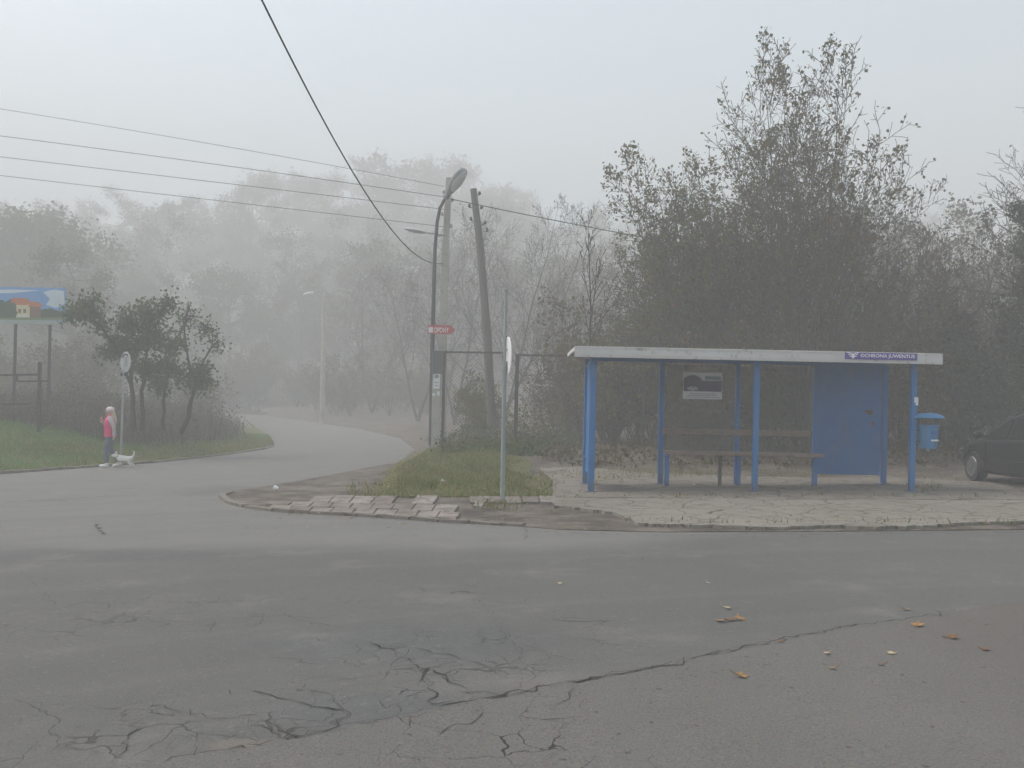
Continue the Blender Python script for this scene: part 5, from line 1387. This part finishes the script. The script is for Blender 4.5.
for x_, y_, r_ in ((2, 315, 4.5), (-12, 316, 5), (46, 316, 4), (53, 314, 5.5), (60, 316, 4.5), (12.5, 306, 4.5), (14, 313, 4), (44.5, 311, 3)):
    patch([(x_ + r_ * math.cos(t) * rng.uniform(.8, 1.1), y_ - r_ * .8 * math.sin(t) * rng.uniform(.8, 1.1)) for t in np.linspace(0, 6.28, 11)[:-1]], 4.2 if x_ < 30 else 2.2, 2)
patch([(-94, 319.9), (65, 319.9), (65, 317.6), (-94, 317.9)], 5, 6)
for x in (18.6, 23.6): patch([(x, 313), (x + 2.8, 313), (x + 2.8, 309), (x, 309)], 4, 5)
patch([(18, 316.6), (29, 316.6), (29, 315.2), (18, 315.2)], 4, 1)
m.build('picture', [fcol('sky_blue_print', (.16, .36, .68)), fcol('cloud_print', (.62, .70, .78)), fcol('tree_print', (.055, .10, .06)), fcol('cream_wall_print', (.66, .60, .36)), fcol('orange_roof_print', (.56, .17, .08)), fcol('brown_wall_print', (.22, .13, .11)), fcol('lawn_print', (.16, .22, .09))], bbd, bo)
for px in (14, 48.5, -30, -75):
    b_ = base(px, YBB + .12); m = MB(); m.bar((b_.x, YBB + .12, b_.z - .2), (b_.x, YBB + .12, bz0 + .4), .07, .07); m.build('post', M['dark_steel'], bbd, bo)
YG = 27.5; g_ = base(20, YG); ba = empty('rail_barrier', g_); tag(ba, 'low dark rail fence on the bank beneath the billboard', 'fence')
for px, yt in ((39.5, 362), (-45, 365)):
    b_ = base(px, YG); m = MB(); m.bar((b_.x, YG, b_.z - .1), P(px + .4, yt, YG), .08, .08); m.build('post', M['dark_steel'], ba, g_)
for a, b_, w in (((-45, 376), (38, 374.5), .06), ((17, 381.5), (48, 381), .05), ((-45, 404.5), (30, 404), .05), ((17, 381.5), (17, 375), .05)):
    m = MB(); m.bar(P(*a, YG), P(*b_, YG), w, w); m.build('rail', M['dark_steel'], ba, g_)

# ------------------------------------------------------------------ overhead wires
def wire(pts, rad, label, group=None):
    pts = np.array([tuple(p) for p in pts]); k = 40; s = np.linspace(0, 1, k)
    c = [np.polyfit(np.linspace(0, 1, len(pts)) if False else (pts[:, 1] - pts[0, 1]) / (pts[-1, 1] - pts[0, 1] + 1e-9), pts[:, j], 2) for j in (0, 2)] if abs(pts[-1, 1] - pts[0, 1]) > 6 else None
    if c is None:
        t = (pts[:, 0] - pts[0, 0]) / (pts[-1, 0] - pts[0, 0]); c = [np.polyfit(t, pts[:, j], 2) for j in (0, 1, 2)]
        q = np.stack([np.polyval(c[0], s), np.polyval(c[1], s), np.polyval(c[2], s)], 1)
    else:
        q = np.stack([np.polyval(c[0], s), pts[0, 1] + s * (pts[-1, 1] - pts[0, 1]), np.polyval(c[1], s)], 1)
    m = MB(); m.tube([Vector(a) for a in q], rad, 5); o0 = Vector(q[0]); o = m.build('overhead_wire', M['wire'], None, o0, o0)
    tag(o, label, 'wire', group)
for ys_, rad, lb_ in (((62, 108, 150, 186), .008, 'uppermost of the four overhead wires at the left'), ((98, 134, 170, 196), .010, 'dark second overhead wire from the top at the left'),
                     ((120, 156, 186, 209), .0095, 'third overhead wire from the top at the left'), ((139, 174, 205, 226), .009, 'lowest of the four overhead wires at the left')):
    wire([P(-320, ys_[0], YC), P(0, ys_[1], YC), P(240, ys_[2], YC), P(444, ys_[3], YC)], rad, lb_)
near = [(262, 0, 10), (300, 75, 11.68), (340, 150, 14.2), (380, 215, 18.07), (410, 250, 22.7), (443, 263, 31)]
yv = np.array([p[2] for p in near]); pv_ = np.array([tuple(P(a, b, c)) for a, b, c in near]); cf = [np.polyfit(yv, pv_[:, 0], 1), np.polyfit(yv, pv_[:, 2], 2)]
yy_ = np.linspace(1.0, 31, 50); m = MB(); q = [Vector((np.polyval(cf[0], y), y, np.polyval(cf[1], y))) for y in yy_]; m.tube(q, .0125, 6); o = m.build('overhead_wire', M['wire'], None, q[0], q[0]); tag(o, 'thick black cable sweeping down from the top of the photo to the pole', 'wire')
wire([P(449, 201, YC), P(560, 218, 30), P(640, 236, 29.3), P(935, 288, 27.4), P(1010, 297, 27), P(1150, 312, 26.2)], .016, 'black overhead cable running right from the concrete pole into the trees')

# ------------------------------------------------------------------ person and dog
def skin_mesh(verts, edges, radii, root, sub=1):
    me = bpy.data.meshes.new('tmp'); me.from_pydata(verts, edges, []); o = bpy.data.objects.new('tmp', me); COL.objects.link(o)
    md = o.modifiers.new('s', 'SKIN'); md.use_smooth_shade = True
    for i, rd in enumerate(radii):
        sv = me.skin_vertices[0].data[i]; sv.radius = rd if hasattr(rd, '__len__') else (rd, rd); sv.use_root = (i == root)
    s2 = o.modifiers.new('u', 'SUBSURF'); s2.levels = sub; s2.render_levels = sub
    bpy.context.view_layer.update()
    out = bpy.data.meshes.new_from_object(o.evaluated_get(bpy.context.evaluated_depsgraph_get()))
    bpy.data.objects.remove(o); return out
def join_tubes(me, mb):
    bm = bmesh.new(); bm.from_mesh(me); n0 = len(bm.verts)
    vs = [bm.verts.new(v) for v in mb.v]
    for f in mb.f: bm.faces.new([vs[i] for i in f])
    for f in bm.faces: f.smooth = True
    bm.to_mesh(me); bm.free(); return me

pg = ray_ground(109.5, 467.2, T0, 0.0); PZ = R(203)
pr = empty('person', (pg.x, pg.y, pg.z), PZ); tag(pr, 'walker in pink vest, jeans and pale knit hat leading a white dog', 'person')
sh_l, el_l, wr_l = (0, .165, 1.27), (-.09, .235, 1.05), (-.10, .215, .84)
sh_r, el_r, wr_r = (0, -.165, 1.27), (.07, -.25, 1.05), (.21, -.10, 1.21)
hip_l, kn_l, an_l, to_l = (0, .085, .84), (.075, .085, .46), (.07, .085, .085), (.20, .09, .035)
hip_r, kn_r, an_r, to_r = (0, -.085, .84), (-.01, -.085, .46), (-.24, -.085, .14), (-.14, -.085, .045)
V = [(0, 0, .87), (0, 0, 1.03), (.005, 0, 1.18), (0, 0, 1.285), (.008, 0, 1.35), (.028, 0, 1.405), (.03, 0, 1.47), (.02, 0, 1.53),
     sh_l, el_l, wr_l, (-.095, .213, .775), sh_r, el_r, wr_r, (.215, -.06, 1.275), hip_l, kn_l, an_l, to_l, hip_r, kn_r, an_r, to_r]
E = [(0, 1), (1, 2), (2, 3), (3, 4), (4, 5), (5, 6), (6, 7), (3, 8), (8, 9), (9, 10), (10, 11), (3, 12), (12, 13), (13, 14), (14, 15), (0, 16), (16, 17), (17, 18), (18, 19), (0, 20), (20, 21), (21, 22), (22, 23)]
RD = [(.12, .10), (.115, .095), (.13, .10), .075, .045, .066, .078, .055, .052, .038, .026, (.034, .017), .052, .038, .026, (.034, .017), .078, .052, .036, .03, .078, .052, .036, .03]
bodym = skin_mesh(V, E, RD, 0, 2)
fm = MB()
def hand(palm, wrist, side, curl):
    palm = Vector(palm); wrist = Vector(wrist); d = (palm - wrist).normalized(); u = d.cross(Vector(side)).normalized(); n_ = u.cross(d)
    for k, ln in zip((-1.5, -.5, .5, 1.5), (.062, .072, .068, .054)):
        b0 = palm + u * k * .016; p1 = b0 + d * ln * .5 + n_ * .004; p2 = p1 + (d * (1 - curl) + n_ * curl).normalized() * ln * .35; p3 = p2 + (d * (1 - 1.7 * curl) + n_ * curl * 1.5).normalized() * ln * .3
        fm.tube([b0 - d * .02, p1, p2, p3], [.0095, .009, .008, .006], 6)
    t0 = palm - d * .03 + u * -.03; fm.tube([t0 + u * .015, t0 - u * .012 + d * .02 + n_ * .012, t0 - u * .008 + d * .05 + n_ * .03], [.012, .010, .007], 6)
hand(V[11], V[10], (1, 0, 0), .55); hand(V[15], V[14], (0, 1, 0), .35)
hd_ = MB()   # nose, brow, chin and ears grow out of the head
hd_.tube([(.09, 0, 1.475), (.112, 0, 1.445), (.124, 0, 1.428), (.098, 0, 1.418)], [.008, .012, .014, .010], 8)
for s in (-1, 1): hd_.bm(ellipsoid((.02, s * .082, 1.45), (.016, .009, .028), None, 8, 6))
hd_.bm(ellipsoid((.085, 0, 1.375), (.022, .024, .018), None, 8, 6))
join_tubes(bodym, fm); join_tubes(bodym, hd_); bodym.materials.clear(); bodym.materials.append(M['skin']); link('body', bodym, pr)
for s in (-1, 1):
    m = MB(); m.bm(ellipsoid((.098, s * .032, 1.462), (.008, .012, .008), None, 8, 6)); m.build('eye', M['black'], pr, smooth=True)
m = MB(); m.bm(ellipsoid((.103, 0, 1.398), (.008, .022, .006), None, 8, 6)); m.build('mouth', M['lip'], pr, smooth=True)
tm = skin_mesh([(0, 0, .93), (0, 0, .85), hip_l, kn_l, (.07, .085, .10), hip_r, kn_r, (-.235, -.085, .155)], [(0, 1), (1, 2), (2, 3), (3, 4), (1, 5), (5, 6), (6, 7)], [(.135, .115), (.14, .12), .095, .073, .063, .095, .073, .063], 1, 2)
tm.materials.clear(); tm.materials.append(M['denim']); link('trousers', tm, pr)
m = MB(); rings = [(.80, .135, .185), (.84, .142, .19), (.90, .138, .18), (.93, .146, .188), (.985, .132, .172), (1.01, .142, .182), (1.07, .134, .178), (1.095, .146, .19), (1.16, .138, .19), (1.19, .147, .198), (1.25, .130, .195), (1.30, .105, .16), (1.335, .075, .09), (1.375, .07, .08)]
vs = []; fs = []; n = 24
for z_, a, b_ in rings:
    for j in range(n): t = 2 * math.pi * j / n; vs.append((a * math.cos(t), b_ * math.sin(t), z_))
for i in range(len(rings) - 1):
    for j in range(n): fs.append((i * n + j, i * n + (j + 1) % n, (i + 1) * n + (j + 1) % n, (i + 1) * n + j))
m.add(vs, fs); m.build('vest', M['pink'], pr, smooth=True, auto=80)
for s_, e_, w_ in ((sh_l, el_l, wr_l), (sh_r, el_r, wr_r)):
    q = [Vector(s_) + Vector((0, -.05 if s_[1] > 0 else .05, .01)), Vector(s_), Vector(s_).lerp(Vector(e_), .5), Vector(e_), Vector(e_).lerp(Vector(w_), .5), Vector(w_)]
    m = MB(); m.tube(q, [.07, .068, .06, .055, .047, .040], 12); m.build('sleeve', M['sleeve_cloth'], pr, smooth=True, auto=80)
for a_, t_, rl in ((an_l, to_l, 0), (an_r, to_r, .45)):
    m = MB(); d = (Vector(t_) - Vector(a_)); d.z = 0; d.normalize(); a_ = Vector(a_)
    z0 = .042 if rl == 0 else .075
    p_ = [Vector((a_.x, a_.y, 0)) + d * x + Vector((0, 0, z0 + (-x * .35 if rl else 0))) for x in (-.055, -.03, .03, .09, .14, .175)]
    m.tube(p_, [.030, .042, .047, .043, .038, .022], 12, sx=1.0); m.tube([Vector((a_.x, a_.y, z0 + .01)), Vector((a_.x, a_.y, z0 + .07))], [.045, .045], 10); m.build('shoe', M['shoe'], pr, smooth=True, auto=80)
m = MB(); m.bm(ellipsoid((.008, 0, 1.51), (.104, .100, .072), None, 16, 10)); m.lathe([(.092, 1.472), (.102, 1.472), (.106, 1.49), (.102, 1.51), (.092, 1.51)], 20, (.012, 0, 0)); m.build('hat', M['hat'], pr, smooth=True)
m = MB(); m.bm(ellipsoid((-.045, 0, 1.42), (.065, .092, .10), None, 14, 10))
for k in range(7):
    a = (k - 3) * .28; m.tube([(-.06 * math.cos(a), .085 * math.sin(a * 1.6), 1.44), (-.095 * math.cos(a), .10 * math.sin(a * 1.6), 1.34), (-.13 * math.cos(a), .11 * math.sin(a * 1.5), 1.24), (-.145, .09 * math.sin(a * 1.5), 1.15)], [.035, .036, .03, .012], 8)
m.build('hair', M['hair'], pr, smooth=True)

dgp = ray_ground(124, 467.4, T0, 0.0); dr = empty('dog', dgp, R(190)); tag(dr, 'small white terrier on a lead with its tail raised', 'dog')
DS = .86
DV = [(-.17, 0, .27), (-.02, 0, .265), (.12, 0, .27), (.20, 0, .325), (.255, 0, .375), (.325, 0, .36), (.375, 0, .352), (-.245, 0, .335), (-.285, 0, .43), (-.275, 0, .51),
      (.13, .058, .20), (.125, .06, .11), (.15, .06, .025), (.13, -.058, .20), (.17, -.06, .11), (.185, -.06, .025), (-.17, .062, .21), (-.125, .064, .15), (-.21, .064, .09), (-.185, .064, .025), (-.17, -.062, .21), (-.15, -.064, .15), (-.255, -.064, .095), (-.24, -.064, .025)]
DE = [(0, 1), (1, 2), (2, 3), (3, 4), (4, 5), (5, 6), (0, 7), (7, 8), (8, 9), (2, 10), (10, 11), (11, 12), (2, 13), (13, 14), (14, 15), (0, 16), (16, 17), (17, 18), (18, 19), (0, 20), (20, 21), (21, 22), (22, 23)]
DR = [.085, .085, .095, .07, .072, .045, .03, .028, .026, .012, .045, .03, .028, .045, .03, .028, .055, .042, .027, .028, .055, .042, .027, .028]
dm = skin_mesh([tuple(c * DS for c in v) for v in DV], DE, [q * DS for q in DR], 1, 2)
ear = MB()
for s in (-1, 1): ear.tube([(.225 * DS, s * .045 * DS, .415 * DS), (.23 * DS, s * .055 * DS, .455 * DS), (.24 * DS, s * .058 * DS, .49 * DS)], [.028 * DS, .018 * DS, .003], 6)
join_tubes(dm, ear); dm.materials.clear(); dm.materials.append(M['fur']); link('body', dm, dr)
m = MB(); m.bm(ellipsoid((.405 * DS, 0, .362 * DS), (.014, .016, .012), None, 8, 6)); m.build('nose', M['black'], dr, smooth=True)
for s in (-1, 1): m = MB(); m.bm(ellipsoid((.315 * DS, s * .04 * DS, .40 * DS), (.008, .008, .008), None, 8, 6)); m.build('eye', M['black'], dr, smooth=True)
m = MB(); m.lathe([(.060, -.008), (.066, -.008), (.066, .008), (.060, .008)], 16, (.195 * DS, 0, .325 * DS), Matrix.Rotation(R(50), 3, 'Y')); m.build('collar', plain('red_collar', (.30, .03, .03), .6), dr, smooth=True)
bpy.context.view_layer.update()
h0 = pr.matrix_world @ Vector((-.085, .20, .76)); h1 = dr.matrix_world @ Vector((.18 * DS, 0, .40 * DS)); q = [h0.lerp(h1, t) - Vector((0, 0, .10 * math.sin(math.pi * t))) for t in np.linspace(0, 1, 12)]
m = MB(); m.tube(q, .006, 5); tag(m.build('dog_lead', M['dark_steel'], None, q[0], q[0]), 'thin dog lead between the walker and the white terrier', 'lead')

# ------------------------------------------------------------------ fallen leaves and scraps
rl = np.random.default_rng(8)
def leaf_obj(p, s, rot, mat, label, group, name='fallen_leaf', cat='leaf'):
    out = []
    for k in range(15):
        a = k / 15 * 2 * math.pi; rad = (1.0 if k % 3 == 0 else .62) * (.55 if k in (7, 8) else 1) * rl.uniform(.85, 1.15); out.append((rad * math.cos(a), rad * math.sin(a) * .85))
    m = MB(); s *= .78; cu = rl.uniform(.05, .22)
    vs = [(0, 0, .012)] + [(x * s, y * s, .010 + cu * s * (x * x + .6 * y * y) * rl.uniform(.6, 1.2)) for x, y in out]
    m.add(vs, [(0, 1 + k, 1 + (k + 1) % 15) for k in range(15)]); m.tube([(-.5 * s, 0, .012), (-1.0 * s, .05 * s, .014), (-1.5 * s, .1 * s, .03)], .0025, 4)
    o = m.build(name, mat, None, loc=p); o.rotation_euler = (rl.normal(0, .12), rl.normal(0, .12), rot); tag(o, label, cat, group)
lm = [plain('ochre_leaf', (.27, .155, .06), .8, var=.3, scale=20), plain('brown_leaf', (.17, .085, .04), .8, var=.3, scale=20), plain('pale_leaf', (.42, .33, .20), .8, var=.2, scale=20)]
LFG = 'fallen leaves on the asphalt'
for px, py, s, mi, lab, g_ in [(721, 621.5, .07, 0, 'left one of the ochre leaves lying together on the road', None), (731, 620.5, .06, 1, 'middle one of the ochre leaves lying together on the road', None), (740, 619.5, .075, 0, 'right one of the ochre leaves lying together on the road', None), (727, 608.5, .05, 2, 'pale small leaf above the three ochre leaves', None),
      (741, 676.5, .07, 0, 'bright ochre leaf on the coarse asphalt apron', None), (906, 610, .05, 0, 'small ochre leaf on dark asphalt above the apron edge', None), (918, 626, .075, 0, 'ochre leaf lying across the edge of the apron', None),
      (952, 638, .07, 1, 'larger brown leaf at the right of the apron', None)] + [(px, py, s, mi, 'small withered leaf lying on the asphalt', LFG) for px, py, s, mi in [
      (827, 654, .04, 2), (833, 669, .04, 0), (891, 654, .04, 2), (880, 665, .035, 1), (985, 650, .05, 1), (709, 584, .04, 2), (802, 507 + 30, .05, 1), (640, 560, .04, 1), (560, 584, .035, 2), (780, 642, .035, 1)]]:
    v = ray_ground(px, py, T0, .016 if py > 615 + (905 - px) * .12 else .004); leaf_obj(v, s, rl.uniform(0, 6.3), lm[mi], lab, g_)
def scrap(px, py, s, off, label, mat='paper', fn=T):
    v = ray_ground(px, py, fn, off); m = MB(); bm = ellipsoid((0, 0, s * .5), (s, s * .8, s * .55), None, 7, 5)
    for w in bm.verts: w.co += Vector(rl.normal(0, s * .16, 3))
    m.bm(bm); o = m.build('paper_scrap', M[mat], None, loc=v); tag(o, label, 'litter')
scrap(443.5, 482.5, .055, .15, 'crumpled white paper on the grass corner'); scrap(275.5, 489.5, .06, .08, 'flat white scrap on the sandy tip of the verge'); scrap(694, 485, .022, .10, 'tiny white scrap on the slab in front of the bench')

# ------------------------------------------------------------------ air, sky, light and camera
m = MB(); m.box((0, 82, 28.5), (424, 264, 62)); hz = m.build('haze', None)
hz.data.materials.clear()
g = NT('fog_air'); pv_n = g.n('VolumePrincipled'); pv_n.inputs['Color'].default_value = (FOGC, FOGC * 1.004, FOGC * .98, 1); pv_n.inputs['Density'].default_value = FOGD; pv_n.inputs['Anisotropy'].default_value = 0.0
o_ = g.n('OutputMaterial'); g.t.links.new(pv_n.outputs[0], o_.inputs['Volume']); hz.data.materials.append(g.m)
tag(hz, 'pale autumn fog filling the air', kind='stuff')

w = bpy.data.worlds.new('World'); sc.world = w; w.use_nodes = True; nt = w.node_tree; nt.nodes.clear()
sky = nt.nodes.new('ShaderNodeTexSky'); sky.sky_type = 'NISHITA'; sky.sun_disc = False; sky.sun_elevation = R(50); sky.sun_rotation = R(-75); sky.air_density = 1.0; sky.dust_density = 3.5; sky.ozone_density = 1.0
hs = nt.nodes.new('ShaderNodeHueSaturation'); hs.inputs['Saturation'].default_value = SKYSAT; hs.inputs['Hue'].default_value = .474
bg = nt.nodes.new('ShaderNodeBackground'); bg.inputs['Strength'].default_value = SKYS; ow = nt.nodes.new('ShaderNodeOutputWorld')
nt.links.new(sky.outputs[0], hs.inputs['Color']); nt.links.new(hs.outputs[0], bg.inputs[0]); nt.links.new(bg.outputs[0], ow.inputs[0])
su = bpy.data.lights.new('sun', 'SUN'); su.energy = SUNE; su.angle = R(40); su.color = (1, .98, .95); so = bpy.data.objects.new('sun', su); COL.objects.link(so)
# veiled sun high on the left
az, el = R(-75), R(50); dv = Vector((math.sin(az) * math.cos(el), math.cos(az) * math.cos(el), math.sin(el))); so.rotation_euler = dv.to_track_quat('Z', 'Y').to_euler(); so.location = dv * 40

cam = bpy.data.cameras.new('camera'); co_ = bpy.data.objects.new('camera', cam); COL.objects.link(co_)
cam.sensor_width = 36; cam.lens = F / 1024 * 36; cam.shift_y = (HY - 384) / 1024; cam.clip_end = 1500; cam.clip_start = .05
Mc = Matrix(((cr, -sr, 0), (0, 0, -1), (sr, cr, 0))).to_4x4(); Mc.translation = (0, 0, CAM_H); co_.matrix_world = Mc; sc.camera = co_
sc.view_settings.view_transform = 'Standard'; sc.view_settings.look = 'None'; sc.view_settings.exposure = EXPO; sc.view_settings.gamma = 1; sc.view_settings.use_curve_mapping = False
sc.cycles.use_denoising = True; sc.cycles.max_bounces = 4; sc.cycles.diffuse_bounces = 2; sc.cycles.glossy_bounces = 2; sc.cycles.transmission_bounces = 2; sc.cycles.transparent_max_bounces = 8; sc.cycles.volume_bounces = VB
sc.cycles.use_adaptive_sampling = True; sc.cycles.adaptive_threshold = .04
